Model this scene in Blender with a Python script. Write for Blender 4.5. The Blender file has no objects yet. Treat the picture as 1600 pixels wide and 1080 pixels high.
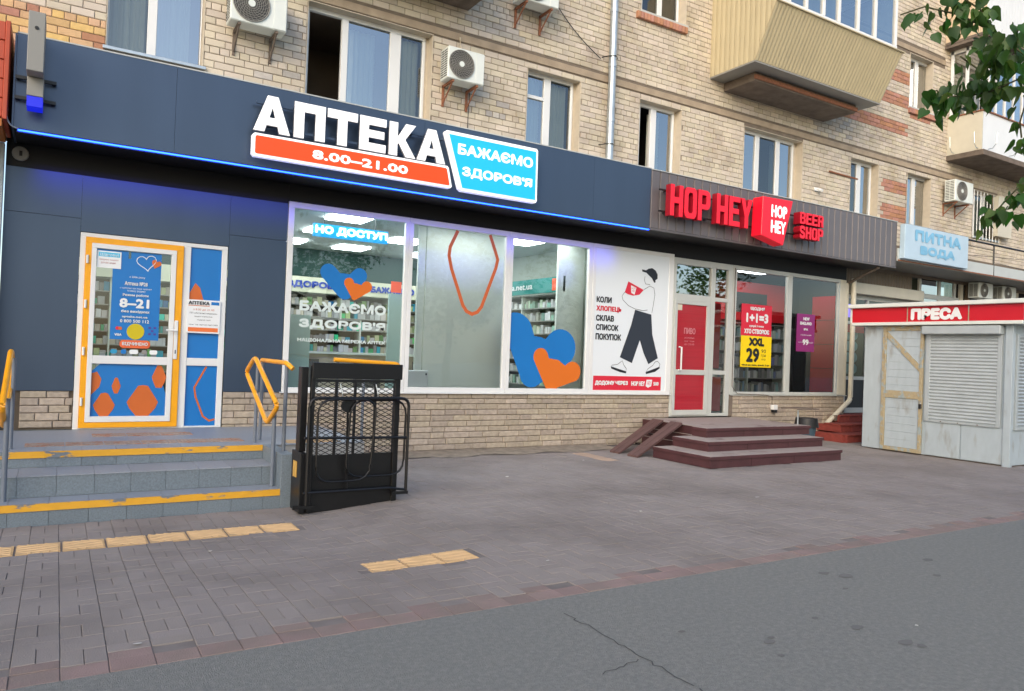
import bpy, bmesh, math, random
from mathutils import Vector, Matrix
from bpy import context
R = math.radians
SC = context.scene
COL = SC.collection

# ------------------------------------------------------------------ camera, sky, sun, exposure
CAM = Vector((0, 0, 1.6))
PITCH, ROLL, YAW, FPX = R(.576), R(2.231), R(31.38), 1163.0
fw = Vector((math.sin(YAW)*math.cos(PITCH), math.cos(YAW)*math.cos(PITCH), math.sin(PITCH)))
r0 = Vector((math.cos(YAW), -math.sin(YAW), 0)); u0 = r0.cross(fw)
cr = r0*math.cos(ROLL) + u0*math.sin(ROLL)
cu = -r0*math.sin(ROLL) + u0*math.cos(ROLL)
cd = bpy.data.cameras.new('camera'); co = bpy.data.objects.new('camera', cd); COL.objects.link(co)
cd.sensor_width = 36; cd.lens = FPX/1600*36; cd.clip_start = .05; cd.clip_end = 900
M = Matrix((cr, cu, -fw)).transposed().to_4x4(); M.translation = CAM
co.matrix_world = M
SC.camera = co
def proj(p):
    v = Vector(p) - CAM; z = v.dot(fw)
    if z < .1: return None
    return (800 + FPX*v.dot(cr)/z, 540 - FPX*v.dot(cu)/z, z)

W = bpy.data.worlds.new('World'); SC.world = W; W.use_nodes = True
nt = W.node_tree; bg = nt.nodes['Background']
sky = nt.nodes.new('ShaderNodeTexSky'); sky.sky_type = 'NISHITA'; sky.sun_disc = False
SUN_EL, SUN_AZ = R(28), R(-132)      # azimuth clockwise from +Y; low sun at the left, behind the camera
sky.sun_elevation = SUN_EL; sky.sun_rotation = R(-132); sky.dust_density = 2.0; sky.air_density = 1.0
nt.links.new(sky.outputs[0], bg.inputs[0]); bg.inputs[1].default_value = .15
sl = bpy.data.lights.new('sun', 'SUN'); so = bpy.data.objects.new('sun', sl); COL.objects.link(so)
sl.energy = .5; sl.angle = R(45); sl.color = (1, .87, .72)
_a = R(-132); sd = Vector((math.sin(_a)*math.cos(SUN_EL), math.cos(_a)*math.cos(SUN_EL), math.sin(SUN_EL)))
so.rotation_euler = sd.to_track_quat('Z', 'Y').to_euler()
SC.view_settings.view_transform = 'Standard'; SC.view_settings.look = 'None'
SC.view_settings.gamma = 1; SC.view_settings.exposure = 1.0
SC.cycles.use_denoising = True
SC.cycles.max_bounces = 6; SC.cycles.transparent_max_bounces = 12; SC.cycles.sample_clamp_indirect = 6
SC.cycles.caustics_reflective = False; SC.cycles.caustics_refractive = False
rnd = random.Random(7)

# ------------------------------------------------------------------ materials
def lin(h):
    if isinstance(h, (tuple, list)): return (*h[:3], 1)
    h = h.lstrip('#'); c = [int(h[i:i+2], 16)/255 for i in (0, 2, 4)]
    return tuple([x/12.92 if x <= .04045 else ((x+.055)/1.055)**2.4 for x in c] + [1])
MATS = {}
def mat(name, col, rough=.6, metal=0, var=0, vscale=6, bump=0, bscale=60, rand=0, hue=0, emit=None, estr=0, stretch=None, spec=.5, col2=None, thr=None, detail=4):
    if name in MATS: return MATS[name]
    m = bpy.data.materials.new(name); m.use_nodes = True; n = m.node_tree.nodes; l = m.node_tree.links
    b = n['Principled BSDF']; b.inputs['Roughness'].default_value = rough; b.inputs['Metallic'].default_value = metal
    b.inputs['Specular IOR Level'].default_value = spec
    c = lin(col)
    b.inputs['Base Color'].default_value = c
    geo = n.new('ShaderNodeNewGeometry')
    pos = geo.outputs['Position']
    if stretch:
        mp = n.new('ShaderNodeMapping'); mp.inputs['Scale'].default_value = stretch; l.new(pos, mp.inputs[0]); pos = mp.outputs[0]
    cur = None
    if col2 is not None:
        t = n.new('ShaderNodeTexNoise'); t.inputs['Scale'].default_value = vscale; t.inputs['Detail'].default_value = detail
        l.new(pos, t.inputs['Vector'])
        rr = n.new('ShaderNodeValToRGB'); lo, hi = thr or (.4, .6)
        rr.color_ramp.elements[0].position = lo; rr.color_ramp.elements[1].position = hi
        rr.color_ramp.elements[0].color = c; rr.color_ramp.elements[1].color = lin(col2)
        l.new(t.outputs['Fac'], rr.inputs[0]); cur = rr.outputs[0]
    if var or rand or hue:
        h = n.new('ShaderNodeHueSaturation')
        if cur: l.new(cur, h.inputs['Color'])
        else: h.inputs['Color'].default_value = c
        val = None
        if var:
            t = n.new('ShaderNodeTexNoise'); t.inputs['Scale'].default_value = vscale if col2 is None else vscale*2.3; t.inputs['Detail'].default_value = 5
            l.new(pos, t.inputs['Vector'])
            mr = n.new('ShaderNodeMapRange'); mr.inputs[1].default_value = .25; mr.inputs[2].default_value = .75
            mr.inputs[3].default_value = 1-var; mr.inputs[4].default_value = 1+var; l.new(t.outputs['Fac'], mr.inputs[0]); val = mr.outputs[0]
        if rand or hue:
            oi = n.new('ShaderNodeObjectInfo'); ad = n.new('ShaderNodeMath'); ad.operation = 'ADD'
            l.new(oi.outputs['Random'], ad.inputs[0]); l.new(geo.outputs['Random Per Island'], ad.inputs[1])
            fr = n.new('ShaderNodeMath'); fr.operation = 'FRACT'; l.new(ad.outputs[0], fr.inputs[0])
            mr = n.new('ShaderNodeMapRange'); mr.inputs[3].default_value = 1-rand; mr.inputs[4].default_value = 1+rand; l.new(fr.outputs[0], mr.inputs[0])
            if val:
                mu = n.new('ShaderNodeMath'); mu.operation = 'MULTIPLY'; l.new(val, mu.inputs[0]); l.new(mr.outputs[0], mu.inputs[1]); val = mu.outputs[0]
            else: val = mr.outputs[0]
            if hue:
                m2 = n.new('ShaderNodeMath'); m2.operation = 'MULTIPLY'; m2.inputs[1].default_value = 7.31; l.new(fr.outputs[0], m2.inputs[0])
                f2 = n.new('ShaderNodeMath'); f2.operation = 'FRACT'; l.new(m2.outputs[0], f2.inputs[0])
                mh = n.new('ShaderNodeMapRange'); mh.inputs[3].default_value = .5-hue; mh.inputs[4].default_value = .5+hue; l.new(f2.outputs[0], mh.inputs[0]); l.new(mh.outputs[0], h.inputs['Hue'])
                ms = n.new('ShaderNodeMapRange'); ms.inputs[3].default_value = 1-hue*8; ms.inputs[4].default_value = 1+hue*8; l.new(f2.outputs[0], ms.inputs[0]); l.new(ms.outputs[0], h.inputs['Saturation'])
        if val: l.new(val, h.inputs['Value'])
        cur = h.outputs[0]
    if cur: l.new(cur, b.inputs['Base Color'])
    if bump:
        t = n.new('ShaderNodeTexNoise'); t.inputs['Scale'].default_value = bscale; t.inputs['Detail'].default_value = 3
        l.new(pos, t.inputs['Vector']); bp = n.new('ShaderNodeBump'); bp.inputs['Strength'].default_value = min(1, bump); bp.inputs['Distance'].default_value = .01
        l.new(t.outputs['Fac'], bp.inputs['Height']); l.new(bp.outputs[0], b.inputs['Normal'])
    if emit is not None:
        b.inputs['Emission Color'].default_value = lin(emit); b.inputs['Emission Strength'].default_value = estr
    MATS[name] = m; return m
def glass_mat(name, tint='#f4fbfa', refl=1.0, base=.0):
    if name in MATS: return MATS[name]
    m = bpy.data.materials.new(name); m.use_nodes = True; n = m.node_tree.nodes; l = m.node_tree.links
    n.remove(n['Principled BSDF']); out = n['Material Output']
    tr = n.new('ShaderNodeBsdfTransparent'); tr.inputs[0].default_value = lin(tint)
    gl = n.new('ShaderNodeBsdfGlossy'); gl.inputs['Roughness'].default_value = .015; gl.inputs[0].default_value = (.93, .96, .97, 1)
    fr = n.new('ShaderNodeFresnel'); fr.inputs[0].default_value = 1.5
    ma = n.new('ShaderNodeMath'); ma.operation = 'MULTIPLY_ADD'; ma.inputs[1].default_value = refl; ma.inputs[2].default_value = base; ma.use_clamp = True
    l.new(fr.outputs[0], ma.inputs[0])
    ge = n.new('ShaderNodeTexNoise'); ge.inputs['Scale'].default_value = .9; g2 = n.new('ShaderNodeNewGeometry'); l.new(g2.outputs['Position'], ge.inputs['Vector'])
    bp = n.new('ShaderNodeBump'); bp.inputs['Strength'].default_value = .12; bp.inputs['Distance'].default_value = .02; l.new(ge.outputs['Fac'], bp.inputs['Height']); l.new(bp.outputs[0], gl.inputs['Normal'])
    mx = n.new('ShaderNodeMixShader'); l.new(ma.outputs[0], mx.inputs[0]); l.new(tr.outputs[0], mx.inputs[1]); l.new(gl.outputs[0], mx.inputs[2])
    l.new(mx.outputs[0], out.inputs[0]); MATS[name] = m; return m

m_brick = mat('silicate_brick', '#c6bba9', .9, var=.10, vscale=1.3, col2='#a99b86', thr=(.5,.75), detail=7, bump=.5, bscale=70, rand=.10, hue=.012)
m_brickr = mat('red_brick', '#b08069', .9, var=.12, vscale=14, bump=.5, bscale=70, rand=.12, hue=.012)
m_bricky = mat('yellow_brick', '#cdaa7c', .9, var=.12, vscale=14, bump=.5, bscale=70, rand=.13, hue=.015)
m_brickg = mat('grey_brick', '#b3ada4', .9, var=.12, vscale=14, bump=.5, bscale=70, rand=.16, hue=.015)
m_mortar = mat('mortar', '#766b5e', .95, var=.2, vscale=5, bump=.6, bscale=90)
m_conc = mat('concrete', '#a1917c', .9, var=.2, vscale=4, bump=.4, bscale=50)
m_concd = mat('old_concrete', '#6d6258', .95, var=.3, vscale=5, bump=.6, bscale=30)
m_plaster = mat('cream_plaster', '#c4b9a6', .9, var=.08, vscale=8, bump=.25, bscale=40)
m_pvc = mat('white_pvc', '#dfe1e0', .35, var=.03, vscale=3)
m_pvcg = mat('grey_pvc', '#b9bdb9', .4, var=.05, vscale=3)
m_cream = mat('cream_paint', '#c9c4b2', .5, var=.06, vscale=4)
m_panel = mat('dark_composite_panel', '#435266', .30, metal=.35, var=.07, vscale=2.5, stretch=(1, 1, .18))
m_black = mat('black_soffit', '#050509', .6)
m_blackm = mat('black_painted_steel', '#0c0c0e', .38, bump=.15, bscale=120, var=.3, vscale=20)
m_blackp = mat('black_plastic', '#141417', .5)
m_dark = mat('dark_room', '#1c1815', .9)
m_room = mat('room_wall', '#6d5f50', .9, var=.15, vscale=2)
m_glass = glass_mat('clear_glass', refl=1.35, base=.03)
m_glassu = glass_mat('upper_glass', '#b9ccd0', refl=2.2, base=.30)
m_glasst = glass_mat('transom_glass', '#8c9a90', refl=2.2, base=.42)
m_glassc = glass_mat('curtained_glass', '#cdd6d4', refl=1.3, base=.08)
m_curtain = mat('net_curtain', '#dcdcd2', .9, var=.05, vscale=18, stretch=(1, 1, .05))
m_curtaind = mat('brown_curtain', '#8d7c66', .9, var=.2, vscale=18, stretch=(1, 1, .05))
m_stone = mat('plinth_stone', '#a89c8c', .85, var=.18, vscale=16, bump=.9, bscale=28, rand=.14, hue=.01)
m_joint = mat('plinth_joint', '#5e5448', .95, var=.2, vscale=8)
m_yellow = mat('yellow_paint', '#f0a70c', .4, var=.05, vscale=8)
m_yellowr = mat('yellow_rail_paint', '#f2a81d', .35, var=.10, vscale=10, bump=.05)
m_post = mat('grey_rail_paint', '#6b7480', .4, var=.08, vscale=14)
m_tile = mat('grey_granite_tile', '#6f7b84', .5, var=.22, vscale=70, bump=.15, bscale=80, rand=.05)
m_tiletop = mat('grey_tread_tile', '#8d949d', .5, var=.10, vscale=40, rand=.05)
m_grout = mat('tile_grout', '#a9a9a6', .9)
m_ypaint = mat('worn_yellow_paint', '#dca42c', .6, var=.06, vscale=9, col2='#6f7880', thr=(.58, .63), stretch=(.55, 1, 1.6), detail=12)
m_tactile = mat('yellow_tactile_tile', '#c9a87c', .8, var=.10, vscale=10, rand=.06, bump=.3, bscale=90)
m_paver = mat('grey_paver', '#8d8580', .92, var=.06, vscale=.8, col2='#7b736e', thr=(.45,.7), detail=9, bump=.5, bscale=120, rand=.05, hue=.006)
m_paverr = mat('red_paver', '#8f7a75', .92, var=.08, vscale=3, col2='#85766f', thr=(.4,.6), bump=.5, bscale=120, rand=.08)
m_sand = mat('paver_joint_sand', '#7a736f', .98, var=.3, vscale=3)
m_asph = mat('asphalt', '#7b7c78', .93, var=.10, vscale=30, bump=1, bscale=160, detail=6, col2='#8a8a85', thr=(.4,.75))
m_dirt = mat('dusty_concrete', '#8c8274', .95, var=.3, vscale=7, bump=.8, bscale=24)
m_wood = mat('maroon_deck_paint', '#4a2b2e', .55, var=.2, vscale=5, bump=.2, bscale=40)
m_woodt = mat('worn_tread', '#9b8f88', .85, col2='#6b5452', thr=(.6, .78), vscale=3.2, var=.08, bump=.2, bscale=50)
m_red = mat('sign_red', '#e0142c', .35, emit='#ff1a34', estr=.12)
m_redside = mat('sign_red_side', '#9c1224', .4)
m_white = mat('sign_white', '#f2f2f2', .4, emit='#ffffff', estr=.22)
m_orange = mat('sign_orange', '#f0480e', .4, emit='#ff4a0a', estr=.18)
m_cyan = mat('sign_cyan', '#1eaee6', .4, emit='#12b4f2', estr=.2)
m_side = mat('letter_side', '#7d7f86', .5)
m_whitep = mat('white_print', '#e6eaea', .5)
m_whitef = mat('white_film_letter', '#d5e2df', .5)
m_blackpr = mat('black_print', '#1d2129', .5)
m_pants = mat('charcoal_print', '#2c333d', .5)
m_redp = mat('red_print', '#d3263c', .5)
m_yelp = mat('yellow_print', '#f2d20a', .5)
m_purp = mat('purple_print', '#8e2a72', .5)
m_bluef = mat('blue_film', '#1773bd', .35, var=.04, vscale=2)
m_orangef = mat('orange_film', '#c9662a', .35, var=.04, vscale=3)
m_corr = mat('grey_cladding', '#6c6768', .42, metal=.2, var=.06, vscale=3, rand=.05)
m_beige = mat('beige_siding', '#bbae8c', .5, var=.05, vscale=3, rand=.03)
m_beigel = mat('pale_siding', '#cbb79a', .55, var=.05, vscale=3, rand=.03)
m_kiosk = mat('kiosk_paint', '#a9b5bb', .5, var=.06, vscale=3.5, bump=.12, bscale=12, col2='#847f74', thr=(.58, .78), stretch=(1.4, 1.4, .45), detail=9)
m_kslat = mat('kiosk_shutter', '#aab3b6', .45, var=.08, vscale=4, metal=.1)
m_tan = mat('tan_door_frame', '#a5987a', .55, var=.12, vscale=9, col2='#93a0a2', thr=(.5, .62))
m_redk = mat('kiosk_red', '#c00f22', .35, var=.05, vscale=3)
m_galv = mat('galvanised_steel', '#b4bcc0', .35, metal=.7, var=.12, vscale=8)
m_acw = mat('ac_white', '#d6dcd6', .45, var=.05, vscale=5)
m_acd = mat('ac_dark', '#3c3c3a', .6)
m_acg = mat('ac_grille', '#8b8a84', .5)
m_rust = mat('rusty_bracket', '#8a5a40', .7, var=.25, vscale=30)
m_orangem = mat('orange_awning_paint', '#b0492b', .5, var=.1, vscale=5)
m_redbr = mat('red_step_brick', '#80372f', .8, var=.2, vscale=12, bump=.4, bscale=50, rand=.1)
m_leaf = mat('leaf_green', '#36601c', .55, var=.2, vscale=12, rand=.35, hue=.03)
m_bark = mat('bark', '#4a3f33', .95, var=.3, vscale=20, bump=1, bscale=30)
m_twig = mat('twig', '#4a4a2e', .8)
m_ceil = mat('ceiling_panel', '#c9d0cc', .8)
m_fillglow = mat('added_fill_glow', '#ffffff', .5, emit='#f4fbff', estr=5)  # glow of the unseen strips added to brighten the shop rooms
m_lamp = mat('ceiling_lamp', '#ffffff', .5, emit='#f4fbff', estr=8)
m_shopw = mat('shop_wall', '#b9bfb4', .8, var=.04, vscale=2)
m_teal = mat('teal_board', '#157f78', .5)
m_teald = mat('dark_teal', '#0b3c36', .6)
m_floor = mat('shop_floor', '#8d9290', .5)
m_shelf = mat('shelf_dark', '#3a3830', .7)
m_box = mat('product_box', '#a0988a', .6, rand=.55, hue=.5)
m_boxw = mat('product_white', '#b4b4a8', .6, rand=.5, hue=.3)
m_bottle = mat('bottle_glass', '#3b4a34', .2, rand=.5, hue=.3)
m_board = mat('partition_board', '#e0e4db', .6, var=.04, vscale=1.2)
m_led = mat('blue_led', '#2a5cff', .5, emit='#2050ff', estr=4.5)
m_ledtxt = mat('led_text', '#bdf6ff', .5, emit='#c8fbff', estr=1.5)
m_ledbg = mat('led_board', '#0d7fb0', .5, emit='#0892c8', estr=.6)
m_bluel = mat('blue_lit', '#1420a0', .5, emit='#0c1ae0', estr=.35)
m_sticky = mat('yellow_label', '#c9a050', .6)
m_teal2 = mat('bedding', '#9fc9c6', .8, var=.1, vscale=9)
m_vred = mat('dark_red_wall', '#8d0d16', .3, var=.05)
m_crack = mat('asphalt_crack', '#4b4c4c', 1)
m_stain = mat('asphalt_stain', '#6d6c69', .8)
m_litter = mat('paper_litter', '#c9c6be', .9)

# ------------------------------------------------------------------ builders
class MB:
    def __init__(s): s.v = []; s.f = []
    def add(s, vs, fs):
        k = len(s.v); s.v += [tuple(v) for v in vs]; s.f += [tuple(k+i for i in f) for f in fs]; return s
    def box(s, x0, x1, y0, y1, z0, z1):
        x0, x1 = min(x0, x1), max(x0, x1); y0, y1 = min(y0, y1), max(y0, y1); z0, z1 = min(z0, z1), max(z0, z1)
        return s.add([(x0,y0,z0),(x1,y0,z0),(x1,y1,z0),(x0,y1,z0),(x0,y0,z1),(x1,y0,z1),(x1,y1,z1),(x0,y1,z1)],
                     [(0,3,2,1),(4,5,6,7),(0,1,5,4),(1,2,6,5),(2,3,7,6),(3,0,4,7)])
    def quad(s, a, b, c, d): return s.add([a, b, c, d], [(0,1,2,3)])
    def chamf(s, x0, x1, yf, yb, z0, z1, c=.006):      # wall brick facing -Y with chamfered face edges
        return s.add([(x0,yb,z0),(x1,yb,z0),(x1,yb,z1),(x0,yb,z1),(x0,yf+c,z0),(x1,yf+c,z0),(x1,yf+c,z1),(x0,yf+c,z1),
                      (x0+c,yf,z0+c),(x1-c,yf,z0+c),(x1-c,yf,z1-c),(x0+c,yf,z1-c)],
                     [(0,1,5,4),(1,2,6,5),(2,3,7,6),(3,0,4,7),(4,5,9,8),(5,6,10,9),(6,7,11,10),(7,4,8,11),(8,9,10,11)])
    def tube(s, pts, r, n=8, closed=False, cap=True):
        pts = [Vector(p) for p in pts]; N = len(pts); k0 = len(s.v)
        for i, p in enumerate(pts):
            a = pts[(i-1) % N] if (closed or i > 0) else p; b = pts[(i+1) % N] if (closed or i < N-1) else p
            t = (b-a).normalized()
            up = Vector((0,0,1)) if abs(t.z) < .95 else Vector((0,1,0))
            u = t.cross(up).normalized(); w = u.cross(t)
            # mitre widening
            for j in range(n):
                an = 2*math.pi*j/n; s.v.append(tuple(p + u*math.cos(an)*r + w*math.sin(an)*r))
        M_ = N if closed else N-1
        for i in range(M_):
            for j in range(n):
                a = k0+i*n+j; b = k0+i*n+(j+1)%n; c = k0+((i+1)%N)*n+(j+1)%n; d = k0+((i+1)%N)*n+j
                s.f.append((a,b,c,d))
        if cap and not closed:
            s.f.append(tuple(k0+j for j in range(n))[::-1]); s.f.append(tuple(k0+(N-1)*n+j for j in range(n)))
        return s
    def prismY(s, poly, y0, y1):        # polygon in XZ extruded along Y
        n = len(poly); k = len(s.v)
        s.v += [(x, y0, z) for x, z in poly] + [(x, y1, z) for x, z in poly]
        s.f.append(tuple(range(k, k+n))); s.f.append(tuple(range(k+n, k+2*n))[::-1])
        for i in range(n): j = (i+1) % n; s.f.append((k+i, k+n+i, k+n+j, k+j))
        return s
    def prismX(s, poly, x0, x1):        # polygon in YZ
        n = len(poly); k = len(s.v)
        s.v += [(x0, y, z) for y, z in poly] + [(x1, y, z) for y, z in poly]
        s.f.append(tuple(range(k, k+n))[::-1]); s.f.append(tuple(range(k+n, k+2*n)))
        for i in range(n): j = (i+1) % n; s.f.append((k+i, k+j, k+n+j, k+n+i))
        return s
    def disc(s, c, r, y0, y1, n=24): return s.prismY([(c[0]+r*math.cos(2*math.pi*i/n), c[1]+r*math.sin(2*math.pi*i/n)) for i in range(n)], y0, y1)
    def ring(s, c, r, tr, y, n=28): return s.tube([(c[0]+r*math.cos(2*math.pi*i/n), y, c[1]+r*math.sin(2*math.pi*i/n)) for i in range(n)], tr, 5, closed=True)
    def build(s, name, m, parent=None, bevel=0, smooth=False, fix=True, weld=False):
        me = bpy.data.meshes.new(name); org = root_loc(parent)
        me.from_pydata([(v[0]-org[0], v[1]-org[1], v[2]-org[2]) for v in s.v], [], s.f)
        ms = m if isinstance(m, (list, tuple)) else [m]
        for q in ms: me.materials.append(q)
        if fix or bevel:
            bm = bmesh.new(); bm.from_mesh(me)
            if weld:
                bmesh.ops.delete(bm, geom=[v for v in bm.verts if not v.link_faces], context='VERTS'); bmesh.ops.remove_doubles(bm, verts=bm.verts, dist=1e-4)
            if fix: bmesh.ops.recalc_face_normals(bm, faces=bm.faces)
            if bevel:
                es = [e for e in bm.edges if len(e.link_faces) == 2 and e.calc_face_angle(0) > .6]
                bmesh.ops.bevel(bm, geom=es, offset=bevel, segments=1, affect='EDGES', clamp_overlap=True)
            bm.to_mesh(me); bm.free()
        if smooth:
            me.shade_smooth() if hasattr(me, 'shade_smooth') else None
            try: me.set_sharp_from_angle(angle=R(40))
            except Exception: pass
        o = bpy.data.objects.new(name, me); COL.objects.link(o)
        if parent: o.parent = parent
        return o
def root_loc(p):
    v = Vector((0,0,0))
    while p: v += p.location; p = p.parent
    return v
def tag(o, label=None, cat=None, group=None, kind=None):
    if label: o['label'] = label
    if cat: o['category'] = cat
    if group: o['group'] = group
    if kind: o['kind'] = kind
    return o
def thing(name, label, cat, loc=(0,0,0), group=None):
    o = bpy.data.objects.new(name, None); COL.objects.link(o); o.location = loc; o.empty_display_size = .2
    return tag(o, label, cat, group)
def B(name, m, parent, *bx, bevel=0):
    mb = MB()
    for b in bx: mb.box(*b)
    return mb.build(name, m, parent, bevel=bevel)
def stuff(o): o['kind'] = 'stuff'; return o
def lerp(a, b, t): return a+(b-a)*t

# flat or raised text, fitted to a rectangle on a plane facing -Y (axis 'Y') or -X (axis 'X')
def text_mesh(s):
    c = bpy.data.curves.new('t', 'FONT'); c.body = s; c.resolution_u = 2
    o = bpy.data.objects.new('t', c); COL.objects.link(o)
    bpy.context.view_layer.update()
    me = bpy.data.meshes.new_from_object(o.evaluated_get(bpy.context.evaluated_depsgraph_get()))
    bpy.data.objects.remove(o); bpy.data.curves.remove(c)
    v = [tuple(p.co) for p in me.vertices]; f = [tuple(p.vertices) for p in me.polygons]; bpy.data.meshes.remove(me)
    return v, f
def text(s, x0, x1, z0, z1, y, m, parent, name='lettering', bold=0, axis='Y', depth=0, zpad=True):
    v, f = text_mesh(s)
    if not v: return None
    ax = min(p[0] for p in v); bx = max(p[0] for p in v); az = min(p[1] for p in v); bz = max(p[1] for p in v)
    bw = bold*(z1-z0)
    sx = (x1-x0-2*bw)/(bx-ax) if axis == 'Y' else (x1-x0-2*bw)/(bx-ax); sz = (z1-z0-2*bw)/(bz-az)
    offs = [(0, 0)] if not bold else [(0,0),(-1,0),(1,0),(0,1),(0,-1),(-.7,.7),(.7,.7),(.7,-.7),(-.7,-.7),(-.5,0),(.5,0)]
    mb = MB()
    for i, (ox, oz) in enumerate(offs):
        for k in (range(1) if not depth else range(1)):
            yy = y - .0006*i
            if axis == 'Y': vs = [(x0+bw+(p[0]-ax)*sx+ox*bw, yy, z0+bw+(p[1]-az)*sz+oz*bw) for p in v]
            else: vs = [(yy, x1-bw-(p[0]-ax)*sx-ox*bw, z0+bw+(p[1]-az)*sz+oz*bw) for p in v]
            mb.add(vs, f)
    return mb.build(name, m, parent, fix=False)

# outlined block letters: (outer loops, holes) in a unit box, turned into a filled extruded mesh
def rrect(x0, z0, x1, z1, r, n=4, corners='abcd'):
    P = []
    for cx, cz, a0, k in ((x1-r, z1-r, 0, 'a'), (x0+r, z1-r, 90, 'b'), (x0+r, z0+r, 180, 'c'), (x1-r, z0+r, 270, 'd')):
        if k in corners:
            P += [(cx+r*math.cos(R(a0+90*i/n)), cz+r*math.sin(R(a0+90*i/n))) for i in range(n+1)]
        else: P.append({'a': (x1, z1), 'b': (x0, z1), 'c': (x0, z0), 'd': (x1, z0)}[k])
    return P
def offset_poly(pts, w):
    L, Rr = [], []
    n = len(pts)
    for i in range(n):
        p = Vector(pts[i]); a = Vector(pts[max(0, i-1)]); b = Vector(pts[min(n-1, i+1)])
        d1 = (p-a).normalized() if i else (b-p).normalized(); d2 = (b-p).normalized() if i < n-1 else d1
        n1 = Vector((-d1.y, d1.x)); n2 = Vector((-d2.y, d2.x)); m_ = (n1+n2).normalized(); k = w/max(.35, m_.dot(n1))
        L.append(tuple(p+m_*k)); Rr.append(tuple(p-m_*k))
    return L + Rr[::-1]
def extruded(loops, x0, z0, sx, sz, y0, y1, bevel=0):
    cu_ = bpy.data.curves.new('g', 'CURVE'); cu_.dimensions = '2D'; cu_.fill_mode = 'BOTH'; cu_.extrude = abs(y1-y0)/2
    if bevel: cu_.bevel_depth = bevel; cu_.bevel_resolution = 1; cu_.extrude -= bevel
    for lp in loops:
        sp = cu_.splines.new('POLY'); sp.points.add(len(lp)-1); sp.use_cyclic_u = True
        for i, (a, b) in enumerate(lp): sp.points[i].co = (x0+a*sx, z0+b*sz, 0, 1)
    o = bpy.data.objects.new('g', cu_); COL.objects.link(o); bpy.context.view_layer.update()
    me = bpy.data.meshes.new_from_object(o.evaluated_get(bpy.context.evaluated_depsgraph_get()))
    bpy.data.objects.remove(o); bpy.data.curves.remove(cu_)
    ym = (y0+y1)/2
    v = [(p.co.x, ym-p.co.z, p.co.y) for p in me.vertices]; f = [tuple(p.vertices) for p in me.polygons]; bpy.data.meshes.remove(me)
    return v, f
def glyph(name, loops, x0, z0, sx, sz, y0, y1, mf, ms, parent, bevel=0, label=None):
    v, f = extruded(loops, x0, z0, sx, sz, y0, y1, bevel)
    mb = MB(); mb.add(v, f); o = mb.build(name, [mf, ms], parent, fix=False)
    yf = min(y0, y1) - root_loc(parent)[1] + .002 + bevel
    for p in o.data.polygons:
        if not all(o.data.vertices[i].co.y < yf for i in p.vertices): p.material_index = 1
    if label: o['label'] = label
    return o
# wide heavy letters (unit cell 1 x 1)
t_ = .27
GL = {
 'А': [[(0,0),(.36,1),(.64,1),(1,0),(.72,0),(.665,.19),(.335,.19),(.28,0)], [(.40,.39),(.60,.39),(.5,.73)]],
 'П': [[(0,0),(0,1),(1,1),(1,0),(.70,0),(.70,.76),(.30,.76),(.30,0)]],
 'Т': [[(.35,0),(.35,.76),(0,.76),(0,1),(1,1),(1,.76),(.65,.76),(.65,0)]],
 'Е': [[(0,0),(0,1),(1,1),(1,.78),(.32,.78),(.32,.61),(.93,.61),(.93,.40),(.32,.40),(.32,.22),(1,.22),(1,0)]],
 'К': [[(0,0),(0,1),(.3,1),(.3,.6),(.36,.6),(.64,1),(1,1),(.60,.52),(1.02,0),(.66,0),(.38,.38),(.3,.38),(.3,0)]],
}
# narrow heavy letters
w_ = .275
GL2 = {
 'H': [[(0,0),(0,1),(w_,1),(w_,.6),(1-w_,.6),(1-w_,1),(1,1),(1,0),(1-w_,0),(1-w_,.42),(w_,.42),(w_,0)]],
 'O': [rrect(0,0,1,1,.24), rrect(w_,.15,1-w_,.85,.14)[::-1]],
 'P': [[(0,0),(0,1)]+[(.72,1),(.9,.96),(1,.86),(1,.52),(.9,.42),(.72,.38)]+[(w_,.38),(w_,0)], [(w_,.53),(w_,.85),(.62,.85),(.7,.82),(.7,.56),(.62,.53)]],
 'E': [[(0,0),(0,1),(1,1),(1,.84),(w_+.04,.84),(w_+.04,.59),(.9,.59),(.9,.43),(w_+.04,.43),(w_+.04,.16),(1,.16),(1,0)]],
 'Y': [[(.35,0),(.35,.40),(-.04,1),(.28,1),(.5,.6),(.72,1),(1.04,1),(.65,.40),(.65,0)]],
 'B': [[(0,0),(0,1),(.7,1),(.88,.96),(.97,.87),(.97,.63),(.86,.53),(1,.42),(1,.13),(.9,.04),(.72,0)], [(w_,.15),(w_,.43),(.62,.43),(.7,.40),(.7,.18),(.62,.15)], [(w_,.59),(w_,.85),(.6,.85),(.68,.82),(.68,.62),(.6,.59)]],
 'R': [[(0,0),(0,1),(.7,1),(.88,.96),(.98,.87),(.98,.58),(.88,.48),(1,0),(.68,0),(.58,.42),(w_,.42),(w_,0)], [(w_,.57),(w_,.85),(.62,.85),(.69,.82),(.69,.6),(.62,.57)]],
 'S': [offset_poly([(.86,.70),(.84,.86),(.70,.92),(.30,.92),(.16,.84),(.16,.64),(.28,.55),(.72,.44),(.84,.36),(.84,.16),(.70,.08),(.30,.08),(.16,.14),(.14,.32)], .115)],
}

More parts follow.
